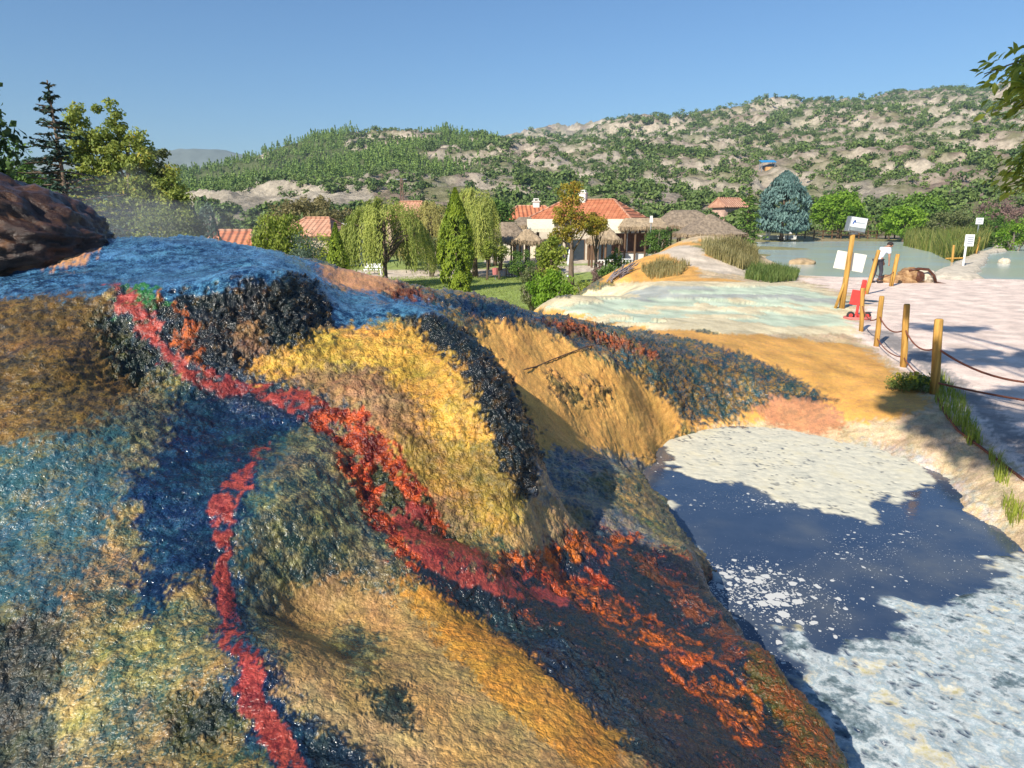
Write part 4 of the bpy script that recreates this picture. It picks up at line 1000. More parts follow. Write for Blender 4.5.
keep = ((den + .55 * den2 + np.random.default_rng(77).normal(0, .26, len(XY))) > -.32 - .35 * np.clip((210 - np.hypot(XY[:, 0], XY[:, 1])) / 90, 0, 1)) & ~forest_k(XY[:, 0], XY[:, 1])
t_ = np.arctan2(XY[:, 0], XY[:, 1]); r_ = np.hypot(XY[:, 0], XY[:, 1])
keep &= ~((t_ < R(-11)) & (r_ < 235) & (den < -.06))
keep &= ~((np.abs(t_ - R(20.2)) < R(1.2)) & (r_ > 200) & (r_ < 262))
XY = XY[keep]; r_ = r_[keep]; dd = (den + .5 * den2)[keep]
S = np.random.default_rng(9).uniform(.5, 1.75, len(XY)) ** 1.2 * (1 + .9 * np.clip(dd, 0, .8)) * np.where(r_ > 430, 1.5, 1.0)
ZS = hill_z(XY[:, 0], XY[:, 1]) - .15
size_px = S / r_; order = np.argsort(-size_px * (np.abs(t_[keep]) < R(36)))
protos = [proto_shrub(100 + k) for k in range(6)]
pm = []
for k, (V, Q, T) in enumerate(protos): pm.append(np_mesh('scrub_bush', V, Q, {'tint': T}, smooth=False)); pm[-1].materials.append(SC)
LB = ['rounded dark green scrub bush dotted on the pale rocky hillside']
for n_i, i in enumerate(order[:300]):
    o = bpy.data.objects.new('scrub_bush', pm[n_i % 6]); COL.objects.link(o)
    o.location = (XY[i, 0], XY[i, 1], ZS[i]); q = S[i] * 1.5; o.scale = (q, q, q * random.uniform(.8, 1.25)); o.rotation_euler = (0, 0, random.uniform(0, 6.28))
    tag(o, LB[0], 'bush', 'scrub bushes on the hillside')
def mass(name, protos, XYZ, S, seed, mat, label, cat, sq=1.0):
    rg = np.random.default_rng(seed); Vs = []; Qs = []; Ts = []; n0 = 0
    which = rg.integers(0, len(protos), len(S))
    for k, (V, Q, T) in enumerate(protos):
        I = np.nonzero(which == k)[0]
        if not len(I): continue
        a = rg.uniform(0, 6.283, len(I)); cs, sn = np.cos(a)[:, None], np.sin(a)[:, None]; s = S[I][:, None]
        X_ = (V[None, :, 0] * cs - V[None, :, 1] * sn) * s + XYZ[I, 0:1]; Y_ = (V[None, :, 0] * sn + V[None, :, 1] * cs) * s + XYZ[I, 1:2]
        Z_ = V[None, :, 2] * s * sq * rg.uniform(.85, 1.2, (len(I), 1)) + XYZ[I, 2:3]
        Vs.append(np.stack([X_, Y_, Z_], -1).reshape(-1, 3)); Qs.append((Q[None] + (np.arange(len(I)) * len(V))[:, None, None] + n0).reshape(-1, 4)); n0 += len(I) * len(V)
        Ts.append(np.clip(np.tile(T, (len(I), 1)) + np.repeat(rg.normal(0, .22, len(I)), len(V))[:, None], 0, 1))
    me = np_mesh(name, np.concatenate(Vs), np.concatenate(Qs), {'tint': np.concatenate(Ts)}, smooth=False)
    return tag(link_mesh(name, me, mat), label, cat, kind='stuff')
rest = order[300:]
mass('hillside_scrub', [proto_shrub(200 + k, 60) for k in range(5)], np.stack([XY[rest, 0], XY[rest, 1], ZS[rest]], 1), S[rest] * 1.5, 4, SC, 'scattered green scrub covering the far rocky hillsides', 'scrub')
FX, rgf = scatter(36000, R(-40), R(-1), 215, 600, 8)
FX = FX[forest_k(FX[:, 0], FX[:, 1])][:14000]
mass('pine_wood', [proto_shrub(300 + k, 56, True) for k in range(4)], np.stack([FX[:, 0], FX[:, 1], hill_z(FX[:, 0], FX[:, 1]) - .2], 1), rgf.uniform(1.6, 3.3, len(FX)), 5, SP_, 'dense green pine wood covering the hill at left', 'pine wood')
# ------------------------------------------------------------------ buildings of the garden restaurant
def tile_mat(name, c, c2):
    m, nt, b = new_mat(name); L = nt.links.new
    tc = N(nt, 'ShaderNodeTexCoord')
    wv = N(nt, 'ShaderNodeTexWave', wave_type='BANDS', bands_direction='X', i_Scale=.62, i_Distortion=.3, i_Detail=1.0); L(tc.outputs['Object'], wv.inputs['Vector'])
    w2 = N(nt, 'ShaderNodeTexWave', wave_type='BANDS', bands_direction='Z', i_Scale=1.6, i_Distortion=.4); L(tc.outputs['Object'], w2.inputs['Vector'])
    nz = N(nt, 'ShaderNodeTexNoise', i_Scale=1.4, i_Detail=6.0); L(tc.outputs['Object'], nz.inputs['Vector'])
    cr = N(nt, 'ShaderNodeValToRGB'); cr.color_ramp.elements[0].position = .35; cr.color_ramp.elements[1].position = .68
    cr.color_ramp.elements[0].color = (*c, 1); cr.color_ramp.elements[1].color = (*c2, 1); L(nz.outputs['Fac'], cr.inputs[0])
    L(cr.outputs[0], b.inputs['Base Color']); b.inputs['Roughness'].default_value = .85
    ad = N(nt, 'ShaderNodeMath', operation='MULTIPLY_ADD'); L(w2.outputs['Fac'], ad.inputs[0]); ad.inputs[1].default_value = .35; L(wv.outputs['Fac'], ad.inputs[2])
    bp = N(nt, 'ShaderNodeBump', i_Strength=1.0, i_Distance=.12); L(ad.outputs[0], bp.inputs['Height']); L(bp.outputs[0], b.inputs['Normal'])
    return m
TILE = tile_mat('roof_tiles', (.40, .12, .05), (.58, .22, .10)); TILEP = tile_mat('roof_tiles_faded', (.42, .20, .12), (.58, .32, .20))
PLAS = simple('plaster', (.62, .56, .45), .9, .12, 2, .2, 12); PLASW = simple('plaster_white', (.72, .70, .64), .9, .1, 2, .2, 12)
WOOD = simple('dark_wood', (.13, .075, .04), .7, .35, 5, .5, 20, (1, 1, .2)); GLASS = simple('window_glass', (.03, .04, .05), .1, .2, 1, 0, spec=.5)
CANV = simple('cream_canvas', (.66, .60, .44), .85, .1, 3, .15, 20); THAT = simple('thatch', (.24, .185, .13), .95, .45, 3.0, .9, 22, (1, 1, .3), dist=.05)
THATL = simple('thatch_straw', (.36, .27, .17), .95, .4, 4.0, .9, 22, (1, 1, .2), dist=.05)
STONE = simple('pale_stone', (.58, .50, .38), .9, .3, 3, .8, 9, dist=.06); METAL = simple('grey_metal', (.35, .37, .39), .45, .15, 8, .1, metal=.6)
WHITE = simple('white_paint', (.76, .76, .74), .5, .06, 4, .05)

def roof_mesh(L_, W_, h, hip, over, th_=.14):
    """tiled roof with its ridge along x; hip = how far the ridge ends stand in from the eaves"""
    a, b_ = L_ / 2 + over, W_ / 2 + over; rx = max(.02, a - hip); mb = MB()
    top = [(-a, -b_, 0), (a, -b_, 0), (a, b_, 0), (-a, b_, 0), (-rx, 0, h), (rx, 0, h)]
    low = [(x, y, z - th_) for x, y, z in top[:4]]
    mb.add(top + low, [(0, 1, 5, 4), (1, 2, 5), (2, 3, 4, 5), (3, 0, 4), (1, 0, 6, 7), (2, 1, 7, 8), (3, 2, 8, 9), (0, 3, 9, 6), (6, 9, 8, 7)])
    return mb
def house(name, label, x, y, zb, L_, W_, eave, rise, hip=None, rz=0, wall=PLAS, tile=TILE, over=.55, chim=None, wins=(), door=None, group=None, ridge=True):
    e = empty(name, (x, y, zb), label, 'building', group, rz)
    MB().box((0, 0, eave / 2), (L_, W_, eave)).build('wall', wall, e)
    r = roof_mesh(L_, W_, rise, W_ / 2 if hip is None else hip, over).build('roof', tile, e); r.location.z = eave + .06
    if ridge:
        a = L_ / 2 + over; rx = max(.02, a - (W_ / 2 if hip is None else hip)); b_ = W_ / 2 + over; q = MB()
        q.tube([(-rx, 0, rise + .03), (rx, 0, rise + .03)], .12, 6)
        for sx in (-1, 1):
            for sy in (-1, 1): q.tube([(sx * rx, 0, rise + .03), (sx * a, sy * b_, .04)], .11, 6)
        q.build('ridge_tiles', TILEP, r)
    if chim:
        q = MB(); cx_, cy_, cz_, hh = chim
        q.box((cx_, cy_, cz_ + hh / 2), (.75, .75, hh)); q.box((cx_, cy_, cz_ + hh + .06), (.95, .95, .12)); q.box((cx_, cy_, cz_ + hh + .36), (.6, .6, .1))
        for sx in (-1, 1):
            for sy in (-1, 1): q.box((cx_ + sx * .24, cy_ + sy * .24, cz_ + hh + .21), (.1, .1, .2))
        q.build('chimney', PLASW, r)
    for wx_, wz, ww, wh in wins:
        f = MB(); f.box((wx_, -W_ / 2 - .03, wz + wh / 2), (ww + .16, .08, wh + .16)); fo = f.build('window', WOOD, e)
        MB().box((wx_, -W_ / 2 - .075, wz + wh / 2), (ww, .03, wh)).build('pane', GLASS, fo)
    for dx_ in (door or ()):
        MB().box((dx_, -W_ / 2 - .03, 1.05), (1.1, .1, 2.1)).build('door', WOOD, e)
    return e
def X(u, Y): return at(u, 225, Y)[0]
Yr = 82
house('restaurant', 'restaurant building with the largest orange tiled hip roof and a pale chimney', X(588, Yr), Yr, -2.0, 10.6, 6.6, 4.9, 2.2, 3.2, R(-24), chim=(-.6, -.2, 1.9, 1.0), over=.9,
      wins=[(-3.1, .5, 2.2, 2.2), (-.4, .5, 2.2, 2.2), (3.2, .5, 1.6, 2.2)], door=(1.6,), wall=simple('shaded_plaster', (.46, .40, .31), .9, .15, 2, .2, 12))  # shade on the front wall put into a darker plaster colour
house('restaurant_wing', 'lower dark red hip roof wing left of the main restaurant roof', X(531, 86), 86, -2.0, 6.6, 5.5, 5.0, 1.5, 2.2, R(4), chim=(.6, 0, 1.2, .8), wins=[(-1.8, 1, 1.1, 1.3), (1.0, 1, 1.1, 1.3)])
house('cottage', 'house with a faded red tiled roof just right of the grey green bush', X(318, 70), 70, -1.9, 4.6, 5, 3.3, 1.6, 1.6, R(-12), wall=simple('sand_plaster', (.42, .35, .25), .9, .2, 2, .2, 12), tile=TILEP, wins=[(0, 1, 1, 1.2)], door=(1.4,))
e_ = house('annex', 'low white annex with a pale flat slab roof beside the gabled red roof', X(348, 73), 73, -1.9, 3.0, 3.6, 3.2, 1.2, .1, R(-10), wall=PLASW, tile=simple('slab_grey', (.56, .54, .50), .9, .1), ridge=False, wins=[(0, 1, .9, 1.1)])
house('cottage', 'leftmost red tiled roof low behind the blue ledge', X(234, 52), 52, -2.0, 2.3, 3.2, 3.0, .95, .5, R(8), wall=PLASW, tile=TILE, wins=[(0, 1, .8, 1)])
house('cottage', 'orange roofed house half hidden behind the weeping willows', X(412, 92), 92, -1.5, 5.6, 5, 4.5, 2.2, 1.8, R(-20), tile=TILEP, wall=simple('tan_plaster', (.36, .27, .18), .9, .15, 2, .2, 12), wins=[(0, 1, 1, 1.2)])
house('hut', 'small pinkish stone hut on the slope behind the thatched pavilion', X(727, 132), 132, gz(X(727, 132), 132) - .3, 4.6, 3.4, 2.6, 1.6, .3, R(25), wall=simple('pink_stone', (.50, .33, .25), .9, .3, 2, .6, 8), tile=TILEP, wins=[(0, .9, .8, 1)])
# open shed with a blue roof high on the slope
xb, yb = at(766, 181, 230)[:2]; zb = float(hill_z(np.array([xb]), np.array([yb]))[0])
e = empty('shed', (xb, yb, zb - .2), 'open shed with a bright blue roof on the rocky slope', 'shed', rz=R(-8))
q = MB(); q.box((0, 0, 3.3), (4.6, 4.2, .18), tilt=Matrix.Rotation(R(12), 3, 'X')); q.build('roof', simple('blue_sheet', (.03, .25, .50), .45, .15, 2, .1), e)
for sx in (-2.0, 2.0):
    for sy in (-1.8, 1.8): MB().tube([(sx, sy, 0), (sx, sy, 3.2 + sy * .2)], .12, 6).build('post', METAL, e)
MB().box((1.2, .4, .75), (3.6, 3.0, 1.5)).build('wall', simple('orange_soil', (.55, .30, .12), .95, .25, 1, .5), e)

def awning(label, u, Y, vt, vb, w, group='cream awnings of the restaurant'):
    zt, zl = at(u, vt, Y)[2], at(u, vb, Y)[2]; x = X(u, Y)
    e = empty('awning', (x, Y, zl), label, 'awning', group)
    n = 9; V = []; h = zt - zl
    for j in range(5):
        for i in range(n):
            t = j / 4; V.append(((i / (n - 1) - .5) * w, 1.8 * (1 - t) - 1.8 * 0, h * (1 - t) - .10 * math.sin(math.pi * t)))
    V = np.array(V); Q = grid_faces(5, n)[:, ::-1]
    o = link_mesh('canvas', np_mesh('canvas', np.concatenate([V, V - [0, 0, .03]]), np.concatenate([Q, Q[:, ::-1] + len(V)])), CANV, e)
    v_ = MB()
    for i in range(8): v_.box(((i - 3.5) * w / 8, -.02, -.16), (w / 8 - .02, .03, .3))
    v_.build('valance', CANV, e)
    for s in (-1, 1): MB().tube([(s * w * .47, .02, 0), (s * w * .47, .02, gz(x, Y) - zl)], .04, 6).build('pole', METAL, e)
awning('cream awning left of the autumn tree on the restaurant front', 541, 72, 219, 229, 2.8)
awning('cream awning right of the autumn tree above the terrace tables', 613, 71, 219, 230, 3.2)

def thatched(name, label, u0, u1, vt, ve, Y, depth, zf=None, ridge=.25, straw=THAT, posts=4, group=None, rz=0, bow=1.1, seed=1):
    x = X((u0 + u1) / 2, Y); w = (u1 - u0) * px(Y); zt, zl = at(u0, vt, Y)[2], at(u0, ve, Y)[2]; zf = gz(x, Y) if zf is None else zf
    e = empty(name, (x, Y, zf), label, 'pavilion', group, rz); h = zt - zl; H_ = zl - zf; rg = np.random.default_rng(seed)
    na_, nr_ = 48, 12; V = []
    for j in range(nr_):
        t = j / (nr_ - 1)
        for i in range(na_ + 1):
            a = 2 * math.pi * i / na_; k = max(abs(math.cos(a)), abs(math.sin(a))) ** -.75
            cx_, cy_ = math.cos(a) * k, math.sin(a) * k
            X_ = (cx_ * w / 2 * (ridge + (1 - ridge) * t) if abs(cx_) > .01 else cx_) if t > 0 else cx_ * w / 2 * ridge
            V.append((X_, cy_ * depth / 2 * t, H_ + h * (1 - t ** bow) + .05 * rg.normal() * (0 < t)))
    V = np.array(V); V[:na_ + 1, 1] *= .02
    r = link_mesh('roof', np_mesh('roof', V, grid_faces(nr_, na_ + 1)), straw, e)
    n = 1500; i = rg.integers(0, na_, n); rim = V[-(na_ + 1):]; f = rg.random((n, 1)); p = rim[i] * (1 - f) + rim[i + 1] * f; p = p * np.array((1, 1, 1)) + rg.normal(0, .05, (n, 3))
    ax = np.tile((0, 0, -1.0), (n, 1)) + rg.normal(0, .18, (n, 3)); Vq, Qq, T = leaves(p - [0, 0, .14], p * np.array((1, 1, 0)), .42, .16, .4, ax, rg)
    link_mesh('eave_fringe', np_mesh('eave_fringe', Vq, Qq, smooth=False), THATL, r)
    for k in range(posts):
        for s in (-1, 1):
            xx_ = (k / (posts - 1) - .5) * w * .8; MB().tube([(xx_, s * depth * .38, 0), (xx_ + .03, s * depth * .38, H_ + .1)], .11, 7).build('post', WOOD, e)
    return e
GT = 'thatched shelters beside the lawn and the lake'
thatched('thatched_shelter', 'wide grey thatched shelter at the left end of the patio', 484, 531, 222, 240, 67, 4.4, group=GT, seed=1)
thatched('thatched_shelter', 'small straw thatched umbrella roof right of the wide grey shelter', 512, 543, 229, 241, 63, 2.6, ridge=.1, straw=THATL, posts=2, group=GT, seed=2)
thatched('thatched_shelter', 'dark thatched shelter between the lower red roof and the wide grey shelter', 508, 541, 217, 226, 76, 4, group=GT, seed=3)
thatched('thatched_shelter', 'straw shelter behind the slim orange tree on the patio', 588, 621, 227, 240, 68, 3.2, straw=THATL, posts=3, group=GT, seed=4)
thatched('thatched_bar', 'long low thatched bar roof with a wooden front right of the restaurant', 618, 668, 218, 227, 72, 4.2, ridge=.7, straw=THATL, posts=5, group=GT, seed=5)
thatched('thatched_shelter', 'rounded thatched roof rising behind the bar and the pyramid pavilion', 654, 714, 210, 226, 84, 6, ridge=.3, group=GT, seed=6, bow=1.6)
thatched('thatched_pavilion', 'pointed thatched pavilion with a straw fringe next to the layered conifer', 677, 742, 214, 234, 78, 6.5, zf=-1.1, ridge=.04, posts=5, group=GT, seed=7, bow=1.0)
# bar counter and furniture
x0 = X(640, 71); zf = gz(x0, 71)
e = empty('bar_counter', (x0, 71.2, zf), 'wood and white bar counter under the long thatched roof', 'counter')
MB().box((0, 0, .55), (4.6, .7, 1.1)).build('front', PLASW, e); MB().box((0, -.05, 1.14), (4.9, .9, .08)).build('top', WOOD, e)
MB().box((0, 1.9, 1.5), (5.0, .12, 3.0)).build('shade_wall', simple('shade_brown_wall', (.16, .075, .05), .8, .3, 3), e)  # dark wall added to stand in for shade under the thatch
for k, u in enumerate((606, 614, 628)):
    xx_ = X(u, 66); e = empty('patio_table', (xx_, 66, gz(xx_, 66)), ('small white table under the straw shelter, left one', 'small white table under the cream awning, middle one', 'small white table in front of the bar, right one')[k], 'table', 'white tables on the patio')
    MB().box((0, 0, .74), (1.1, .8, .05)).build('tabletop', WHITE, e)
    for sx in (-.45, .45):
        for sy in (-.3, .3): MB().box((sx, sy, .36), (.06, .06, .72)).build('leg', WOOD, e)
x0, x1 = X(596, 61), X(646, 61)
e = empty('picket_fence', ((x0 + x1) / 2, 61, gz((x0 + x1) / 2, 61)), 'low fence of pale pickets along the edge of the patio', 'fence')
for k in range(17): MB().box(((k / 16 - .5) * (x1 - x0), 0, .42), (.09, .04, .84)).build('picket', PLASW, e)
for z_ in (.25, .65): MB().box((0, .04, z_), (x1 - x0 + .1, .035, .07)).build('rail', WOOD, e)
x0, x1 = X(506, 60), X(548, 60)
e = empty('picket_fence', ((x0 + x1) / 2, 60, gz((x0 + x1) / 2, 60)), 'low dark wooden fence in front of the wide grey thatched shelter', 'fence')
for k in range(15): MB().box(((k / 14 - .5) * (x1 - x0), 0, .45), (.09, .04, .9)).build('picket', WOOD, e)
for z_ in (.25, .7): MB().box((0, .04, z_), (x1 - x0 + .1, .035, .07)).build('rail', WOOD, e)
xx_ = X(570, 60); e = empty('folded_parasol', (xx_, 60, gz(xx_, 60)), 'folded white parasol standing behind the autumn tree', 'parasol')
MB().tube([(0, 0, .1), (0, 0, 2.3)], .03, 6).build('pole', METAL, e); MB().tube([(0, 0, .95), (.02, 0, 1.2), (0, 0, 1.9), (0, 0, 2.3)], [.22, .2, .13, .03], 9).build('canopy', WHITE, e, True)
MB().tube([(0, 0, 0), (0, 0, .12)], [.3, .26], 12).build('base', METAL, e)
xx_ = X(495, 57); e = empty('litter_bin', (xx_, 57, gz(xx_, 57)), 'small pinkish red litter bin beside the lawn path', 'bin')
MB().tube([(0, 0, .45), (0, 0, 1.0)], [.22, .26], 10).build('bucket', simple('bin_red', (.5, .17, .16), .5, .1), e); MB().tube([(0, .24, 0), (0, .24, 1.1)], .035, 6).build('post', METAL, e)
xx_ = X(651, 66); e = empty('lamp_post', (xx_, 66, gz(xx_, 66)), 'thin grey lamp post with a boxy lamp above the thatched bar', 'lamp post')
MB().tube([(0, 0, 0), (0, 0, 4.0)], [.07, .045], 8).build('pole', METAL, e); MB().box((0, 0, 4.3), (.28, .28, .62), taper=.75).build('lantern', PLASW, e)
xx_ = X(371, 62); e = empty('garden_bench', (xx_, 62, gz(xx_, 62)), 'white garden bench behind the nearest weeping willow', 'bench')
MB().box((0, 0, .45), (1.7, .45, .06)).build('seat', WHITE, e); MB().box((0, .24, .78), (1.7, .05, .42)).build('backrest', WHITE, e)
for s in (-.7, .7):
    for t in (-.16, .2): MB().box((s, t, .22), (.07, .07, .43)).build('leg', WHITE, e)
xx_, yy_ = X(403, 150), 150; zz_ = float(hill_z(np.array([xx_]), np.array([yy_]))[0])
e = empty('utility_pole', (xx_, yy_, zz_ - .2), 'tall rusty lattice pole on the slope above the weeping willow', 'pole')
q = MB()
for sx in (-1, 1):
    for sy in (-1, 1): q.tube([(sx * .5, sy * .5, 0), (sx * .15, sy * .15, 8.5)], .07, 4)
for k in range(7):
    z0 = k * 1.2; r0 = .5 - .35 * z0 / 8.5; r1 = .5 - .35 * (z0 + 1.2) / 8.5
    q.tube([(-r0, -r0, z0), (r1, -r1, z0 + 1.2)], .04, 4); q.tube([(r0, r0, z0), (-r1, r1, z0 + 1.2)], .04, 4)
q.build('mast', simple('rusty_steel', (.26, .15, .11), .8, .3), e); MB().box((0, 0, 8.2), (2.2, .12, .12)).build('crossarm', METAL, e)

# ------------------------------------------------------------------ far shore of the lake
YF = 103.5; x0, x1 = X(797, YF), X(905, YF)
e = empty('wooden_fence', ((x0 + x1) / 2, YF, 0), 'brown wooden rail fence along the far shore of the lake', 'fence')
nps = 13; zs = [gz(x0 + (x1 - x0) * k / (nps - 1), YF) for k in range(nps)]
for k in range(nps): MB().box(((k / (nps - 1) - .5) * (x1 - x0), 0, zs[k] + .6), (.16, .16, 1.35)).build('post', WOOD, e)
for dz in (.55, 1.1):
    MB().tube([((k / (nps - 1) - .5) * (x1 - x0), -.1, zs[k] + dz) for k in range(nps)], .06, 6).build('rail', WOOD, e)
xx_ = X(789, 100); e = empty('notice_board', (xx_, 100, gz(xx_, 100)), 'blank white board leaning under the blue grey conifer', 'sign')
MB().box((0, 0, 1.5), (1.05, .05, 1.15)).build('panel', WHITE, e); MB().box((0, .05, .6), (.1, .06, 1.2)).build('post', WOOD, e)
xx_ = X(769, 99); e = empty('stone_pillar', (xx_, 99, gz(xx_, 99)), 'white square pillar left of the blue grey conifer', 'pillar')
MB().box((0, 0, .85), (.5, .5, 1.7)).build('shaft', PLASW, e, bevel=.03); MB().box((0, 0, 1.76), (.62, .62, .12)).build('cap', PLASW, e)
xx_ = X(778, 101); tag(MB().box((xx_, 101, gz(xx_, 101) + .3), (5.5, .5, .6)).build('low_wall', PLASW, bevel=.06), 'low whitish wall behind the white pillar at the far shore', 'wall')

# pale stone causeway that divides the two lakes, and the wall at the right edge
def stone_strip(name, pts, wd, hz, label=None, cat=None, kind=None, seed=2):
    P0 = [np.array(onz(u, v, 0)) for u, v in pts]; mb = []; rgx = np.random.default_rng(seed)
    fine = []
    for a, b_ in zip(P0[:-1], P0[1:]):
        for t in np.linspace(0, 1, 9)[:-1]: fine.append(a * (1 - t) + b_ * t)
    fine.append(P0[-1]); fine = np.array(fine); tg = unit(np.gradient(fine, axis=0)); sdv = np.stack([tg[:, 1], -tg[:, 0], tg[:, 0] * 0], 1)
    wv = np.interp(np.linspace(0, 1, len(fine)), np.linspace(0, 1, len(wd)), wd) * (1 + .18 * rgx.normal(size=len(fine)))
    ef = np.clip(np.minimum(np.arange(len(fine)), np.arange(len(fine))[::-1]) / 2.5, 0, 1) ** .5
    prof = [(-1, -4), (-.98, .1), (-.8, .85), (-.4, 1), (0, .95), (.4, 1), (.8, .85), (.98, .1), (1, -4)]
    V = np.stack([fine + sdv * (wv / 2 * s)[:, None] + np.array((0, 0, 1.0)) * (hz * h * ef - .7 * (1 - ef) + .03 * rgx.normal(size=len(fine)))[:, None] for s, h in prof], 1)
    me = np_mesh(name, V.reshape(-1, 3), grid_faces(len(fine), len(prof))); o = link_mesh(name, me, STONE)
    return tag(o, label, cat, kind=kind)
stone_strip('causeway', [(948, 283), (956, 274), (972, 263), (979, 257), (982, 254), (996, 252), (1003, 248), (1001, 245)], [2.4, 1.8, 1.6, 1.3, .8, .9, 1.3, 1.5, 1.3], .22, kind='structure')
stone_strip('stone_wall', [(996, 241), (1012, 242), (1030, 243), (1080, 246)], [1.0, 1.2, 1.2], .45, 'pale low stone wall at the right edge behind the second lake', 'wall', seed=3)
def rock(name, label, loc, dims, mat, seed, cat='rock', rough=.18, sub=4, freq=1.6, parent=None):
    bm = bmesh.new(); bmesh.ops.create_icosphere(bm, subdivisions=sub, radius=1)
    V = np.array([v.co for v in bm.verts]); d = 1 + rough * fbm(V * freq + seed * 3.1, 4) + rough * .5 * (1 - 2 * np.abs(perlin(V * freq * 1.7 + seed)))
    V = V * d[:, None] * np.array(dims)
    for v, c_ in zip(bm.verts, V): v.co = c_
    me = bpy.data.meshes.new(name); bm.to_mesh(me); bm.free(); o = link_mesh(name, me, mat, parent, True); o.location = loc
    if label: tag(o, label, cat)
    return o
x_, y_, _ = onz(1004, 263, 0); rock('rock', 'single pale flat topped rock standing in the second lake', (x_, y_, .06), (.36, .34, .26), STONE, 3)
x_, y_, _ = onz(802, 264, 0); rock('rock', 'small tan rock rising from the lake near its front shore', (x_, y_, .0), (.8, .6, .35), simple('tan_rock', (.36, .26, .15), .9, .3, 3, .7, 10), 5)

# ------------------------------------------------------------------ posts, ropes, notices
POSTW = simple('yellow_timber', (.47, .26, .06), .75, .5, 14, .8, 40, (1, 1, .07)); ROPE = simple('brown_rope', (.24, .085, .05), .9, .3, 60, .8, 160)
def stake(name, label, b_, t_, r0, r1, group, cat='post'):
    b_ = Vector(b_); t_ = Vector(t_); d_ = t_ - b_; up = d_.normalized()
    pts = [b_ - up * .12, b_ + d_ * .3 + Vector((.006, 0, 0)), b_ + d_ * .7 - Vector((.004, 0, 0)), t_ - up * .02, t_]
    o = MB().tube([p - b_ for p in pts], [r0, r0 * .98, (r0 + r1) / 2, r1, r1 * .86], 12).build(name, POSTW, None, True)
    o.location = b_; return tag(o, label, cat, group)
GPT = 'timber rope posts along the edge of the terrace'
PST = {}
for k, (ub, vb, ut, vt_, rr, lb) in {
    'A': (934, 394, 939, 319, .066, 'thickest timber rope post, nearest one beside the yellow flowering bush'),
    'B': (903, 367, 907, 304, .057, 'timber rope post second nearest, behind the yellow flowering bush'),
    'C': (876, 346, 882, 296, .054, 'timber rope post in the middle of the row, right of the red cart'),
    'D': (861, 331, 863, 288, .05, 'timber rope post standing close against the red cart'),
    'E': (866, 294, 879, 250, .075, 'leaning timber rope post in front of the stooping man'),
    'F': (891, 286, 898, 254, .085, 'timber post beside the rusty rock, farthest of the row')}.items():
    x_, y_, _ = onz(ub, vb, 0.0); z_ = gz(x_, y_); x_, y_, z_ = onz(ub, vb, z_)
    tp = at(ut, vt_, y_); PST[k] = (Vector((x_, y_, z_)), Vector(tp)); stake('rope_post', lb, (x_, y_, z_), tp, rr, rr * .92, GPT)
po = Vector((7.5, 8.3, gz(7.5, 8.3))); PST['O'] = (po, po + Vector((.05, 0, 1.15)))
stake('rope_post', 'timber rope post just outside the right frame edge', PST['O'][0], PST['O'][1], .075, .07, GPT)
def rope(label, a, b_, fa, fb, sag, r, group='brown ropes strung between the timber posts'):
    p = PST[a][0].lerp(PST[a][1], fa); q = PST[b_][0].lerp(PST[b_][1], fb); pts = []
    for i in range(17):
        t = i / 16; s = p.lerp(q, t); s.z -= sag * 4 * t * (1 - t); pts.append(tuple(s))
    tag(MB().tube(pts, r, 7).build('rope', ROPE, None, True), label, 'rope', group)
rope('upper reddish rope from the nearest post out to the right frame edge', 'A', 'O', .62, .62, .30, .016)
rope('lower reddish rope from the nearest post out to the right frame edge', 'A', 'O', .16, .2, .04, .016)
rope('upper rope between the two nearest timber posts', 'A', 'B', .62, .60, .16, .013)
rope('lower rope near the ground between the two nearest timber posts', 'A', 'B', .14, .16, .08, .011)
rope('upper rope between the second and the middle timber post', 'B', 'C', .6, .6, .16, .013)
rope('lower rope between the second and the middle timber post', 'B', 'C', .16, .16, .1, .011)
rope('upper rope between the middle post and the post at the red cart', 'C', 'D', .6, .6, .2, .013)
rope('thin rope between the leaning post and the farthest timber post', 'E', 'F', .5, .45, .2, .014)
def on_ground(uvs, lift_=.012, n=6):
    u, v = [], []
    for (a, b_), (c_, d_) in zip(uvs[:-1], uvs[1:]):
        for k in range(n): u.append(a + (c_ - a) * k / n); v.append(b_ + (d_ - b_) * k / n)
    u.append(uvs[-1][0]); v.append(uvs[-1][1]); x_, y_, z_ = march(np.array(u, float), np.array(v, float), 60)
    return [(a, b_, c_ + lift_) for a, b_, c_ in zip(x_, y_, z_) if not np.isnan(a)]
tag(MB().tube(on_ground([(936, 396), (945, 415), (958, 432), (985, 452), (1024, 482), (1060, 512)], .02), .016, 6).build('cable', ROPE, None, True), 'brown cable lying on the bank from the nearest post to the right edge', 'cable')
tag(MB().tube(on_ground([(524, 371), (536, 368), (552, 361), (570, 354), (586, 348), (612, 343)], .016), .007, 6).build('hose', simple('dark_hose', (.10, .06, .045), .7, .2), None, True), 'thin dark hose lying across the yellow slope', 'hose')

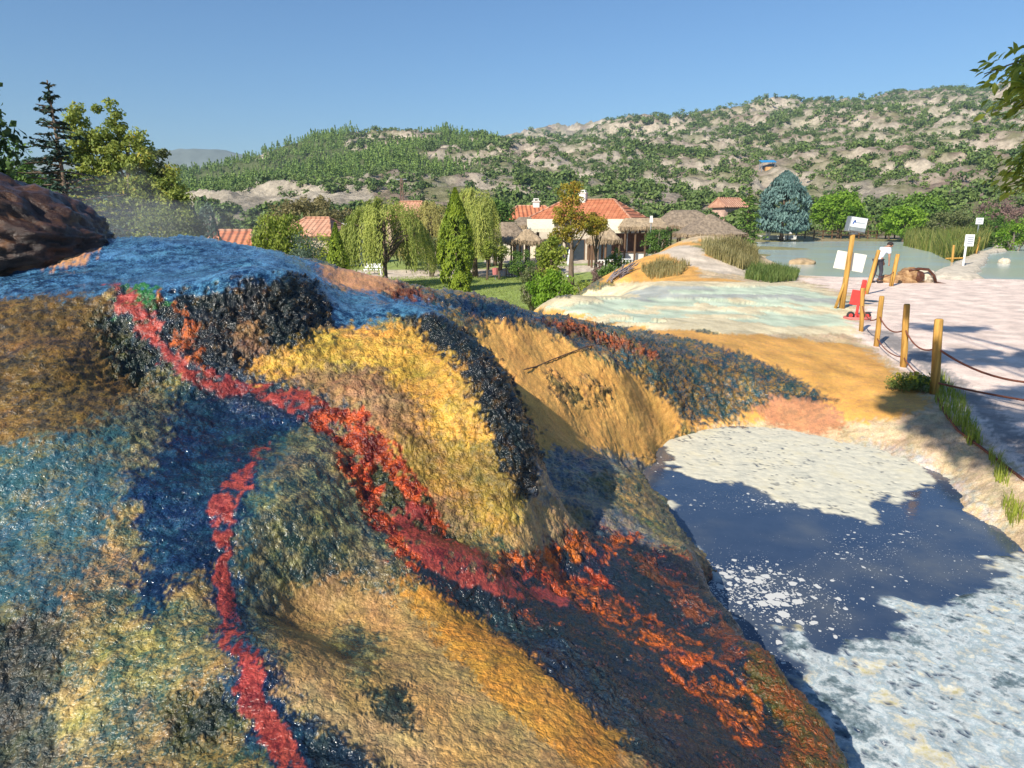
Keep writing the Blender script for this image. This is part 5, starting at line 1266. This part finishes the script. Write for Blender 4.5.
# tall pole carrying the lamp box, with the blank board hung behind it
x_, y_, _ = onz(841, 311, .05); z_ = gz(x_, y_); tp = Vector(at(853, 234, y_))
e = empty('sign_pole', (x_, y_, z_), 'leaning timber pole with a grey lamp box on its top', 'lamp pole'); d_ = tp - Vector((x_, y_, z_))
MB().tube([(0, 0, -.15), tuple(d_ * .5), tuple(d_)], [.085, .075, .065], 10).build('pole', POSTW, e, True)
br = Vector(at(835, 309, y_ - .1)) - Vector((x_, y_, z_)); MB().tube([tuple(br), tuple(d_ * .42)], [.045, .04], 8).build('brace', POSTW, e, True)
til = Matrix.Rotation(R(8), 3, 'Y')
cx_ = d_ + Vector((.05, -.02, .26))
hx = MB().box(tuple(cx_), (.50, .26, .42), tilt=til).build('lamp_box', METAL, e, bevel=.015)
MB().box(tuple(cx_ + til @ Vector((0, -.14, .06))), (.44, .02, .27), tilt=til).build('front_panel', WHITE, hx)
mk = MB(); mk.box(tuple(cx_ + til @ Vector((-.15, -.154, .06))), (.04, .006, .12), tilt=til @ Matrix.Rotation(R(25), 3, 'Y')); mk.box(tuple(cx_ + til @ Vector((-.11, -.154, .07))), (.03, .006, .07), tilt=til @ Matrix.Rotation(R(-30), 3, 'Y'))
mk.build('emblem', simple('blue_print', (.05, .12, .35), .5, .1), hx)
ln = MB()
for k in range(7): ln.box(tuple(cx_ + til @ Vector((-.06 + .035 * k, -.154, .055))), (.022, .006, .035), tilt=til)
ln.build('lettering', simple('grey_print', (.30, .36, .42), .5, .1), hx)
lo = MB().box(tuple(cx_ + til @ Vector((0, -.15, -.13))), (.44, .03, .10), tilt=til).build('lower_grille', simple('grille_grey', (.22, .26, .27), .5, .2), hx)
MB().box(tuple(d_ + Vector((.01, -.01, .02))), (.2, .12, .06)).build('bracket', METAL, e)
xq, yq, zq = at(850, 261.5, y_ + .15)
tag(MB().box((xq, yq, zq), (.88, .03, .52), tilt=Matrix.Rotation(R(9), 3, 'Y')).build('blank_board', simple('cream_board', (.74, .71, .62), .6, .06, 3, .1), None, bevel=.008), 'blank cream board hung crooked behind the leaning lamp pole', 'board')
# small notices at the causeway
x_, y_, _ = onz(963, 266, .15); e = empty('notice_sign', (x_, y_, .15), 'small white notice on a white post at the near causeway', 'sign'); h_ = at(963, 246, y_)[2] - .15
MB().tube([(0, 0, -.2), (0, 0, h_ + .5)], .06, 8).build('post', WHITE, e); MB().box((.12, -.05, h_ + .32), (.46, .04, .66), rz=R(-18)).build('panel', WHITE, e)
q = MB()
for k in range(4): q.box((.12, -.09, h_ + .5 - k * .12), (.36 - .05 * (k % 2), .01, .035), rz=R(-18))
q.build('lettering', simple('grey_print_dark', (.18, .2, .26), .6, .1), e)
MB().tube([(-1.0, .1, .42), (0, 0, .46)], .045, 6).build('crossbar', POSTW, e)
for ub, vb, ut, vt_, lb in ((952, 262, 954, 245, 'short yellow timber stake at the reeds left of the white notice'), (975, 256, 980, 237, 'leaning orange timber stake at the reeds right of the white notice')):
    x_, y_, _ = onz(ub, vb, .02); stake('timber_stake', lb, (x_, y_, -.1), at(ut, vt_, y_), .08, .07, 'timber stakes at the reeds', 'stake')
xx_ = X(979, 63); e = empty('notice_sign', (xx_, 63, gz(xx_, 63)), 'white notice with faint lines standing above the reed bed', 'sign'); zt = at(979, 221, 63)[2] - gz(xx_, 63)
MB().tube([(0, .05, 0), (0, .05, zt + .2)], .05, 6).build('post', METAL, e); MB().box((0, 0, zt), (.66, .04, .56)).build('panel', WHITE, e)
q = MB()
for k in range(3): q.box((0, -.03, zt + .15 - k * .14), (.46 - .08 * k, .01, .05))
q.build('lettering', simple('grey_print_dark', (.3, .32, .36), .6, .1), e)

# red hand cart between the lamp pole and the posts
RED = simple('red_paint', (.62, .055, .045), .45, .2, 8, .1); RUB = simple('rubber', (.035, .03, .03), .8, .2)
x_, y_, _ = onz(856, 318, .04); e = empty('hand_cart', (x_, y_, gz(x_, y_)), 'red metal hand cart with an upright plate beside the lamp pole', 'cart', rz=R(-12)); e.scale = (.86, .86, .92)
tl = Matrix.Rotation(R(7), 3, 'Y')
MB().box((-.02, .02, .62), (.40, .05, .44), tilt=tl).build('plate', RED, e, bevel=.01); MB().box((.12, .02, .98), (.13, .1, .34), tilt=tl).build('column', RED, e, bevel=.02)
MB().tube([(.0, .0, .06), (.02, 0, .45)], [.05, .04], 8).build('stem', RED, e)
q = MB(); q.box((0, 0, .1), (.55, .10, .05)); q.box((.02, -.16, .09), (.08, .42, .05)); q.build('base_frame', RED, e)
for s in (-1, 1):
    wv_ = MB(); wv_.tube([(s * .24, -.27 - .025, .12), (s * .24, -.27 + .025, .12)], .12, 14); wo = wv_.build('wheel', RUB, e, True)
    MB().tube([(s * .24, -.27 - .03, .12), (s * .24, -.27 + .03, .12)], .06, 12).build('rim', RED, wo)
q = MB(); q.tube([(.34 * math.cos(a) - .12, .26 * math.sin(a) - .3, .05 + .01 * k) for k, a in enumerate(np.linspace(0, 6.283 * 2, 40))] if False else [(.34 * math.cos(a) - .12, .26 * math.sin(a) - .3, .04 + .004 * a) for a in np.linspace(0, 12.5, 40)], .022, 6)
tag(q.build('hose_coil', simple('pink_hose', (.55, .16, .14), .6, .15), None, True), 'coiled pinkish red hose lying at the foot of the red cart', 'hose').location = (x_, y_, gz(x_, y_))

# rust stained spring rock with an open mouth and a spout over it
RUST = simple('rust_rock', (.33, .15, .06), .7, .5, 2.2, .9, 9, c2=(.52, .33, .16), dist=.05); DRUST = simple('wet_rust', (.09, .035, .02), .35, .4, 6, .6, 20)
x_, y_, _ = onz(917, 282, .05); e = empty('spring_rock', (x_, y_, .0), 'rust brown spring rock with a dark mouth on the lake edge', 'rock'); e.scale = (.85, .85, .85)
rock('mound', None, (-.75, .25, .1), (1.15, .6, .34), RUST, 11, parent=e); rock('crest', None, (-.35, .15, .42), (.5, .5, .36), RUST, 12, parent=e); rock('crest', None, (.5, .2, .3), (.55, .4, .38), STONE, 13, parent=e)
rock('mouth', None, (-.08, -.25, .36), (.26, .2, .28), DRUST, 14, parent=e, rough=.1)
MB().tube([(-.65, -.25, .66), (-.2, -.3, .76), (.3, -.32, .72), (.62, -.36, .42), (.72, -.4, .08)], [.05, .07, .07, .065, .08], 8).build('spout', DRUST, e, True)
MB().tube([(.72, -.4, .05), (.9, -.5, .03), (1.15, -.6, .02)], [.08, .06, .02], 8).build('stain', DRUST, e, True)

# dead grey branches on the flank of the orange bank
q = MB(); rgb = random.Random(4); b0 = Vector(at(606, 285, 28.5)); b1 = Vector(at(636, 269, 29.5))
for k in range(34):
    t = rgb.random(); s = b0.lerp(b1, t * .6) + Vector((rgb.uniform(-.2, .2), rgb.uniform(-.3, .3), rgb.uniform(0, .22))); dr = (b1 - b0).normalized() * rgb.uniform(.5, 1.0) + Vector((rgb.uniform(-.2, .3), rgb.uniform(-.2, .2), rgb.uniform(-.1, .35)))
    q.tube([tuple(s), tuple(s + dr * .5 + Vector((0, 0, rgb.uniform(-.03, .05)))), tuple(s + dr)], [.028, .02, .008], 5)
tag(q.build('branch_pile', simple('dead_wood', (.22, .19, .20), .9, .3, 8), None, True), 'pile of dead grey branches on the flank of the orange bank', 'branches')

# wet brown boulder at the left edge above the blue ledge
m, nt, b = new_mat('wet_boulder'); L = nt.links.new
tc = N(nt, 'ShaderNodeTexCoord'); mp = N(nt, 'ShaderNodeMapping'); mp.inputs['Scale'].default_value = (1, 1, 2.2); mp.inputs['Rotation'].default_value = (0, R(24), 0); L(tc.outputs['Object'], mp.inputs[0])
n1 = N(nt, 'ShaderNodeTexNoise', i_Scale=3.2, i_Detail=9.0, i_Roughness=.7, i_Distortion=.7); L(mp.outputs[0], n1.inputs['Vector'])
cr = N(nt, 'ShaderNodeValToRGB'); e_ = cr.color_ramp.elements; e_[0].position = .42; e_[0].color = (.030, .017, .012, 1); e_[1].position = .72; e_[1].color = (.22, .10, .035, 1); q = e_.new(.56); q.color = (.085, .042, .024, 1)
L(n1.outputs['Fac'], cr.inputs[0]); L(cr.outputs[0], b.inputs['Base Color']); b.inputs['Roughness'].default_value = .28
n2 = N(nt, 'ShaderNodeTexNoise', i_Scale=11.0, i_Detail=9.0, i_Roughness=.72); L(mp.outputs[0], n2.inputs['Vector'])
bp = N(nt, 'ShaderNodeBump', i_Strength=.8, i_Distance=.035); L(n2.outputs['Fac'], bp.inputs['Height']); L(bp.outputs[0], b.inputs['Normal'])
bx, by, bz = at(-22, 252, 6.5)
bm = bmesh.new(); bmesh.ops.create_icosphere(bm, subdivisions=6, radius=1)
V = np.array([v.co for v in bm.verts]); V = np.sign(V) * np.abs(V) ** .86
nx = V.copy(); V *= np.array((1.12, 1.0, .74)); V[:, 2] *= np.interp(V[:, 0], [-1.3, -.2, .25, .6, .85, 1.25], [1.02, 1.0, .93, .80, .66, .45])
V += nx * (.10 * fbm(nx * 1.8 + 2, 5, .6) + .035 * (1 - 2 * np.abs(fbm(nx * np.array((3, 3, 5.5)) + 9, 3))))[:, None]
for v, c_ in zip(bm.verts, V): v.co = c_
me = bpy.data.meshes.new('boulder'); bm.to_mesh(me); bm.free()
o = link_mesh('boulder', me, m, None, True); o.location = (bx, by, bz + .0); tag(o, 'big dark brown wet boulder with a shiny rim at the left frame edge', 'boulder')
# ------------------------------------------------------------------ grasses
def blades(name, pts, h, wid, mat, seed, label, cat, kind='stuff', lean=.6, parent=None):
    rg = np.random.default_rng(seed); n = len(pts); P = np.asarray(pts, float); hh = h * rg.uniform(.55, 1.15, n)
    a = rg.uniform(0, 6.283, n); l = rg.uniform(.05, lean, n) * hh; dx, dy = np.cos(a), np.sin(a)
    s = np.stack([-dy, dx, 0 * dx], 1) * (wid * rg.uniform(.6, 1.3, n))[:, None] / 2
    m1 = P + np.stack([dx * l * .3, dy * l * .3, hh * .6], 1); tp = P + np.stack([dx * l, dy * l, hh], 1)
    V = np.stack([P - s, P + s, m1 + s * .7, m1 - s * .7, tp + s * .12, tp - s * .12], 1).reshape(-1, 3); i = np.arange(n)[:, None] * 6
    Q = np.concatenate([i + np.array([[0, 1, 2, 3]]), i + np.array([[3, 2, 4, 5]])]); t = rg.random(n)
    me = np_mesh(name, V, Q, {'tint': np.repeat(np.stack([t] * 3, 1), 6, 0)}, smooth=False)
    o = link_mesh(name, me, mat, parent)
    return tag(o, label, cat, kind=kind) if parent is None else o
G_REED = leaf_mat('blade_reed', (.08, .13, .02), (.27, .26, .075)); G_DRY = leaf_mat('blade_dry', (.13, .13, .04), (.34, .29, .13)); G_GRN = leaf_mat('blade_green', (.05, .10, .02), (.20, .25, .07))
rg = np.random.default_rng(21)
def in_px(n, poly, z=None, tmax=120):
    """points scattered on the ground inside an outline"""
    poly = np.array(poly, float); out = []
    U = rg.uniform(poly[:, 0].min(), poly[:, 0].max(), n * 4); V_ = rg.uniform(poly[:, 1].min(), poly[:, 1].max(), n * 4); ins = np.zeros(len(U), bool)
    for (x0, y0), (x1, y1) in zip(poly, np.roll(poly, -1, 0)):
        ins ^= ((y0 > V_) != (y1 > V_)) & (U < (x1 - x0) * (V_ - y0) / (y1 - y0 + 1e-12) + x0)
    U, V_ = U[ins][:n], V_[ins][:n]
    if z is not None:
        w_ = np.array([onz(u, v, z) for u, v in zip(U, V_)]); return w_
    x, y, zz = march(U, V_, tmax); k = ~np.isnan(x); return np.stack([x, y, zz], 1)[k]
RP = in_px(11000, [(903, 246), (930, 252), (952, 262), (975, 256), (982, 250), (992, 246), (988, 240), (960, 238), (925, 238), (910, 240)], 0.0)
blades('reeds', RP, 1.75 * (1 + .45 * fbm(RP / 3.0, 3)), .085, G_REED, 1, 'tall green and yellow reed bed in the lake before the causeway', 'reeds', lean=.6)
blades('shore_grass', in_px(3600, [(701, 246), (742, 243), (757, 248), (758, 268), (742, 270), (722, 262), (706, 255)]), .55, .035, G_DRY, 2, 'dry yellowish grass on the lake bank right of the orange mound', 'grass')
blades('shore_grass', in_px(2600, [(744, 279), (752, 270), (775, 268), (800, 274), (796, 281), (770, 283)]), .42, .03, G_GRN, 3, 'green grass clump between the pale basins and the lake', 'grass')
blades('shore_grass', in_px(1200, [(640, 270), (662, 262), (690, 266), (680, 276), (650, 280)]), .35, .025, G_DRY, 4, 'sparse dry grass tufts on the orange mound', 'grass')
blades('shore_grass', in_px(2600, [(790, 240), (905, 239), (905, 236.2), (790, 236.5)], 0.05), .9, .09, G_DRY, 5, 'yellow grass fringe along the far shore of the lake', 'grass')
tuft = np.concatenate([in_px(700, [(925, 382), (942, 376), (966, 404), (972, 432), (955, 430), (938, 408)]), in_px(160, [(960, 430), (975, 428), (982, 446), (968, 446)]), in_px(110, [(1000, 505), (1010, 500), (1024, 520), (1012, 530)]), in_px(120, [(985, 455), (1000, 462), (1010, 490), (996, 484)])])
blades('bank_grass', tuft, .17, .010, G_YEL, 6, 'thin green grass growing at the foot of the nearest timber post', 'grass')
blades('lawn_grass', np.stack([(q := rg.uniform((-14, 38), (6, 60), (15000, 2)))[:, 0], q[:, 1], zat(q[:, 0], q[:, 1])], 1), .10, .045, leaf_mat('blade_lawn', (.16, .23, .04), (.28, .33, .08)), 7, 'short mown grass of the garden lawn', 'grass', lean=.8)
# flowering bush at the nearest post
x_, y_, z_ = [float(a[0]) for a in march(np.array([911.0]), np.array([391.0]))]
e = empty('flowering_bush', (x_, y_, z_), 'low green bush with small yellow flowers left of the nearest timber post', 'bush'); rgf = np.random.default_rng(6)
P, Nr, T = blobs([((0, 0, .13), (.34, .25, .12), 34, 70, .11), ((.3, .1, .1), (.18, .2, .1), 12, 60, .1)], rgf, .5)
put_crown(e, *leaves(P, Nr, .05, .3, .6, np.tile((0, 0, 1.0), (len(P), 1)) + rgf.normal(0, .6, P.shape), rgf, T), G_GRN, 'foliage')
P, Nr, T = blobs([((-.05, -.02, .20), (.30, .22, .09), 30, 14, .05)], rgf, 1.0)
put_crown(e, *leaves(P, Nr, .036, .9, .4, None, rgf, T), leaf_mat('petal_yellow', (.45, .36, .02), (.70, .58, .05)), 'flowers')

# ------------------------------------------------------------------ trees that reach in from outside the frame
def leaf_shapes(P, D, Nr, size, rg):
    """pointed oval leaves folded along the midrib: six corners, drooping tip"""
    n = len(P); D = unit(D); Nr = unit(Nr - (Nr * D).sum(1, keepdims=True) * D); B = np.cross(D, Nr); s = (size * rg.uniform(.6, 1.25, n))[:, None]
    q = [P, P + D * s * .35 + B * s * .24 + Nr * s * .07, P + D * s * .72 + B * s * .17 + Nr * s * .03, P + D * s - Nr * s * .12, P + D * s * .72 - B * s * .17 + Nr * s * .03, P + D * s * .35 - B * s * .24 + Nr * s * .07]
    m_ = P + D * s * .38; V = np.stack(q + [m_], 1).reshape(-1, 3); i = np.arange(n)[:, None] * 7
    Q = np.concatenate([i + np.array([[0, 1, 2, 6]]), i + np.array([[6, 2, 3, 3]])[:, [0, 1, 2, 2]] if False else i + np.array([[6, 2, 3, 4]]), i + np.array([[0, 6, 4, 5]])])
    t = rg.random(n); return V, Q, np.repeat(np.stack([t] * 3, 1), 7, 0)
rgn = np.random.default_rng(31)
e = empty('overhanging_tree', (4.6, -1.8, .9), 'leafy tree whose drooping twigs enter the picture at the upper right edge', 'tree'); E0 = Vector(e.location)
twigs = []; lp = []; ld = []; lnv = []
for (u0, v0, Y0), (u1, v1, Y1), k in (((1100, 20, 4.0), (1004, 96, 4.3), 3), ((1110, 60, 4.2), (984, 74, 4.5), 2), ((1110, 90, 4.1), (1010, 112, 4.4), 3), ((1120, 60, 4.3), (1022, 62, 4.2), 2), ((1110, 90, 4.0), (1018, 88, 4.2), 4),
                                     ((1110, 130, 4.6), (1002, 176, 5.0), 3), ((1120, 160, 4.5), (1012, 190, 4.9), 3), ((1120, 150, 4.7), (1018, 160, 5.0), 2), ((1120, 180, 4.8), (1005, 186, 5.1), 2)):
    a, b_ = Vector(at(u0, v0, Y0)), Vector(at(u1, v1, Y1)); mid = a.lerp(b_, .55) + Vector((0, 0, .08)); twigs.append([a, mid, b_])
    for s in range(k * 46):
        t = rgn.uniform(.25, 1); p = (a.lerp(mid, t / .55) if t < .55 else mid.lerp(b_, (t - .55) / .45)) + Vector(rgn.normal(0, .035, 3))
        p = p + Vector(rgn.normal(0, .03, 3)); lp.append(p); d_ = (b_ - a).normalized() + Vector(rgn.normal(0, .55, 3)) + Vector((0, 0, -.45)); ld.append(d_); lnv.append(Vector((0, -.25, 1)) + Vector(rgn.normal(0, .45, 3)))
V, Q, T = leaf_shapes(np.array(lp) - np.array(E0), np.array(ld), np.array(lnv), .064, rgn)
sh = [((-1.2, 1.6, 4.6), (1.6, 1.7, .9), 46, 90, .34)]
NEARL = leaf_mat('leaf_near', (.09, .14, .018), (.42, .46, .07), rough=.4, trans=.52)
link_mesh('foliage', np_mesh('foliage', V, Q, {'tint': T}, smooth=False), NEARL, e)
mb = MB(); mb.tube([(0, 0, 0), (.05, .1, 1.5), (.0, .3, 3.0), (-.1, .5, 4.2)], [.26, .2, .16, .08], 10)
for tw in twigs:
    r_ = [p - E0 for p in tw]; mb.tube([(.0, .3, 2.4 + .1 * twigs.index(tw)), tuple(r_[0].lerp(Vector((0, .3, 2.6)), .4) + Vector((.2, 0, .3))), *[tuple(p) for p in r_]], [.05, .022, .011, .007, .003], 6)
mb.build('trunk', BARK, e, True)
# tall plane tree behind the photographer: its crown dapples the terrace and the pool
def shade_tree(label, base, cen, rad, ncl, nl, rc, seed, mat):
    rgs = np.random.default_rng(seed); e = empty('shade_tree', base, label, 'tree'); b_ = np.array(base)
    P, Nr, T = blobs([(np.array(c_) - b_, r_, n_, nl, rc) for c_, r_, n_ in zip(cen, rad, ncl)], rgs)
    put_crown(e, *leaves(P, Nr, .23, .6, .7, None, rgs, T), mat)
    tips = [P[i] for i in rgs.integers(0, len(P), 16)]; limbs(float(np.max(P[:, 2])) * .85, .3, tips, (float(P[:, 0].mean()) * .8, float(P[:, 1].mean()) * .8), 9, seed=seed).build('trunk', BARK, e, True)
shade_tree('tall tree behind the camera that dapples the terrace at the right', (2.8, -7.0, .9), [(-.6, -.2, 9.2), (-1.6, -2.4, 9.4), (1.0, 4.1, 11.8), (2.0, 3.3, 9.0)], [(2.0, 1.1, .5), (1.7, 1.2, .5), (1.3, .35, .2), (1.3, .7, .4)], (22, 18, 9, 15), 85, .38, 41, G_MID)
#shade_tree('tree left of the camera that shades the lower left rock', (-6.2, -1.6, .9), [(-4.6, -.3, 4.6), (-5.6, .6, 4.4)], [(1.5, 1.2, .6), (1.0, 1.0, .6)], (24, 12), 85, .36, 43, G_MID)

# ------------------------------------------------------------------ stooping man at the lake edge
def skin_mesh(name, verts, edges, radii, mat, parent, root=0, sub=2):
    me = bpy.data.meshes.new(name); me.from_pydata(verts, edges, []); me.update(); o = link_mesh(name, me, mat, parent)
    m_ = o.modifiers.new('skin', 'SKIN'); m_.use_smooth_shade = True
    lay = me.skin_vertices[0] if me.skin_vertices else None
    if lay is None:
        bm = bmesh.new(); bm.from_mesh(me); bm.verts.layers.skin.verify(); bm.to_mesh(me); bm.free(); lay = me.skin_vertices[0]
    for i, r_ in enumerate(radii): lay.data[i].radius = (r_ if hasattr(r_, '__len__') else (r_, r_)); lay.data[i].use_root = (i == root)
    s = o.modifiers.new('sub', 'SUBSURF'); s.levels = s.render_levels = sub
    return o
SKN = simple('skin', (.40, .22, .14), .6, .1, 6, .1); SHIRT = simple('white_blue_shirt', (.62, .68, .76), .85, .08, 6, .4, 14); TROU = simple('dark_trousers', (.045, .045, .06), .85, .2, 8, .4, 16); HAIR = simple('dark_hair', (.03, .022, .02), .7, .3, 20, .5); SHOE = simple('shoe', (.05, .035, .03), .6, .2)
x_, y_, _ = onz(875, 283, .02)
x_ += .02
man = empty('person', (x_, y_, .02), 'man in a white shirt and dark trousers stooping at the lake edge', 'person', rz=R(22)); man.scale = (1.12, 1.12, 1.12)
# x is forward; side is y
J = {'pel': (0, 0, .90), 'sp1': (.07, 0, 1.03), 'sp2': (.19, 0, 1.19), 'che': (.31, 0, 1.31), 'nek': (.42, 0, 1.40), 'hd0': (.50, 0, 1.43), 'hd1': (.57, 0, 1.45), 'hd2': (.62, 0, 1.42), 'nose': (.655, 0, 1.375)}
for s, k in ((1, 'l'), (-1, 'r')):
    J.update({'hip' + k: (.0, .10 * s, .84), 'kne' + k: (.07 - .04 * s, .11 * s, .47), 'ank' + k: (-.02 - .06 * s, .12 * s, .09), 'toe' + k: (.14 - .06 * s, .13 * s, .035),
              'sho' + k: (.32, .17 * s, 1.32), 'elb' + k: (.36 + .04 * s, .21 * s, 1.04), 'wri' + k: (.44 + .06 * s, .18 * s, .81), 'han' + k: (.47 + .06 * s, .17 * s, .73)})
    for f in range(4): J['f%d%s' % (f, k)] = (.47 + .06 * s + .028 * (f - 1.5), .165 * s, .645 + .012 * abs(f - 1.5))
    J['th' + k] = (.50 + .06 * s, .13 * s, .71)
names = list(J); ix = {n: i for i, n in enumerate(names)}
E_ = [('pel', 'sp1'), ('sp1', 'sp2'), ('sp2', 'che'), ('che', 'nek'), ('nek', 'hd0'), ('hd0', 'hd1'), ('hd1', 'hd2'), ('hd2', 'nose')]
for k in 'lr':
    E_ += [('pel', 'hip' + k), ('hip' + k, 'kne' + k), ('kne' + k, 'ank' + k), ('ank' + k, 'toe' + k), ('che', 'sho' + k), ('sho' + k, 'elb' + k), ('elb' + k, 'wri' + k), ('wri' + k, 'han' + k), ('han' + k, 'th' + k)] + [('han' + k, 'f%d%s' % (f, k)) for f in range(4)]
rad_ = {'pel': (.13, .10), 'sp1': (.125, .095), 'sp2': (.135, .10), 'che': (.14, .105), 'nek': .052, 'hd0': .075, 'hd1': .098, 'hd2': .078, 'nose': .016}
for k in 'lr': rad_.update({'hip' + k: .085, 'kne' + k: .058, 'ank' + k: .04, 'toe' + k: .035, 'sho' + k: .06, 'elb' + k: .042, 'wri' + k: .028, 'han' + k: .035, 'th' + k: .01, **{'f%d%s' % (f, k): .0095 for f in range(4)}})
skin_mesh('body', [J[n] for n in names], [(ix[a], ix[b_]) for a, b_ in E_], [rad_[n] for n in names], SKN, man)
def garment(name, keys, edges, grow, mat, fix={}):
    i2 = {n: i for i, n in enumerate(keys)}; rr = []
    for n in keys:
        r_ = fix.get(n, rad_[n]); rr.append(tuple(q + grow for q in (r_ if hasattr(r_, '__len__') else (r_, r_))))
    skin_mesh(name, [J2.get(n, J.get(n)) for n in keys], [(i2[a], i2[b_]) for a, b_ in edges], rr, mat, man)
J2 = {}
for k in 'lr': J2['slv' + k] = tuple(Vector(J['sho' + k]).lerp(Vector(J['elb' + k]), .75)); rad_['slv' + k] = .055
J2['hem'] = (-.02, 0, .86); rad_['hem'] = (.135, .11)
garment('shirt', ['sp1', 'hem', 'sp2', 'che', 'shol', 'shor', 'slvl', 'slvr'], [('hem', 'sp1'), ('sp1', 'sp2'), ('sp2', 'che'), ('che', 'shol'), ('che', 'shor'), ('shol', 'slvl'), ('shor', 'slvr')], .022, SHIRT)
garment('trousers', ['pel', 'hipl', 'knel', 'ankl', 'hipr', 'kner', 'ankr'], [('pel', 'hipl'), ('hipl', 'knel'), ('knel', 'ankl'), ('pel', 'hipr'), ('hipr', 'kner'), ('kner', 'ankr')], .016, TROU)
for k in 'lr':
    a = Vector(J['ank' + k]); t = Vector(J['toe' + k]); MB().tube([tuple(a - Vector((.06, 0, .04))), tuple(a + Vector((.02, 0, -.035))), tuple(t), tuple(t + Vector((.05, 0, 0)))], [.05, .055, .046, .02], 8).build('shoe', SHOE, man, True)
    rock('ear', None, tuple(Vector(J['hd1']) + Vector((-.01, .098 if k == 'l' else -.098, -.01))), (.025, .012, .035), SKN, 3, parent=man, sub=2, rough=.05)
    rock('eye', None, tuple(Vector(J['hd2']) + Vector((.045, .032 if k == 'l' else -.032, -.01))), (.012, .012, .009), HAIR, 3, parent=man, sub=2, rough=.02)
rock('hair', None, tuple(Vector(J['hd1']) + Vector((-.025, 0, .04))), (.115, .108, .085), HAIR, 8, parent=man, sub=3, rough=.08)
# ------------------------------------------------------------------ air
def volume_mat(name, c, dens, an=0.0, noise=None):
    m = bpy.data.materials.new(name); m.use_nodes = True; nt = m.node_tree; nt.nodes.clear(); o = nt.nodes.new('ShaderNodeOutputMaterial'); v = nt.nodes.new('ShaderNodeVolumePrincipled')
    v.inputs['Color'].default_value = (*c, 1); v.inputs['Density'].default_value = dens; v.inputs['Anisotropy'].default_value = an; nt.links.new(v.outputs[0], o.inputs['Volume'])
    return m
hz = MB(); hz.box((0, 1000, 75), (5000, 2500, 250)); hzo = hz.build('haze', volume_mat('haze_air', (.58, .80, 1.0), .00020)); tag(hzo, 'thin bluish haze over the whole valley', 'haze', kind='stuff')

# steam drifting off the hot water behind the ledge
STEAM = volume_mat('steam_air', (.95, .97, 1.0), .10, .2)
def puff(name_seed, c_, d_, label):
    bm = bmesh.new(); bmesh.ops.create_icosphere(bm, subdivisions=4, radius=1); V = np.array([v.co for v in bm.verts]); V = V * (1 + .35 * fbm(V * 1.3 + name_seed, 3))[:, None] * np.array(d_)
    for v, q in zip(bm.verts, V): v.co = q
    me = bpy.data.meshes.new('steam'); bm.to_mesh(me); bm.free(); o = link_mesh('steam', me, STEAM, None, True); o.location = c_; tag(o, label, 'steam', kind='stuff')
puff(1, at(150, 226, 9.5), (1.5, 1.0, .45), 'thin white steam drifting over the far edge of the blue ledge')
puff(5, at(118, 212, 10.2), (.8, .7, .6), 'wisp of steam rising right of the dark boulder')
# ------------------------------------------------------------------ light, sky, view
SUN_AZ = math.atan2(-.6, -.8); SUN_EL = R(36)      # sunlight comes from behind the left shoulder
w = bpy.data.worlds.new('World'); scene.world = w; w.use_nodes = True
nt = w.node_tree; bg = nt.nodes['Background']
sky = nt.nodes.new('ShaderNodeTexSky'); sky.sky_type = 'NISHITA'; sky.sun_disc = False
sky.sun_elevation = SUN_EL; sky.sun_rotation = SUN_AZ % (2 * math.pi)
sky.altitude = 0; sky.air_density = 1.3; sky.dust_density = .5; sky.ozone_density = 10.0
nt.links.new(sky.outputs[0], bg.inputs[0]); bg.inputs[1].default_value = .085
sd = bpy.data.lights.new('sun', 'SUN'); sd.energy = 5.0; sd.angle = R(.5); sd.color = (1, .93, .82)
so = bpy.data.objects.new('sun', sd); COL.objects.link(so)
d = -Vector((math.sin(SUN_AZ) * math.cos(SUN_EL), math.cos(SUN_AZ) * math.cos(SUN_EL), math.sin(SUN_EL)))
so.rotation_euler = d.to_track_quat('-Z', 'Y').to_euler(); so.location = (-20, -20, 30)
vs = scene.view_settings; vs.view_transform = 'Standard'; vs.look = 'None'; vs.gamma = 1; vs.exposure = .55; vs.use_curve_mapping = False
scene.cycles.use_denoising = True
scene.cycles.max_bounces = 6; scene.cycles.volume_bounces = 0; scene.cycles.transparent_max_bounces = 8
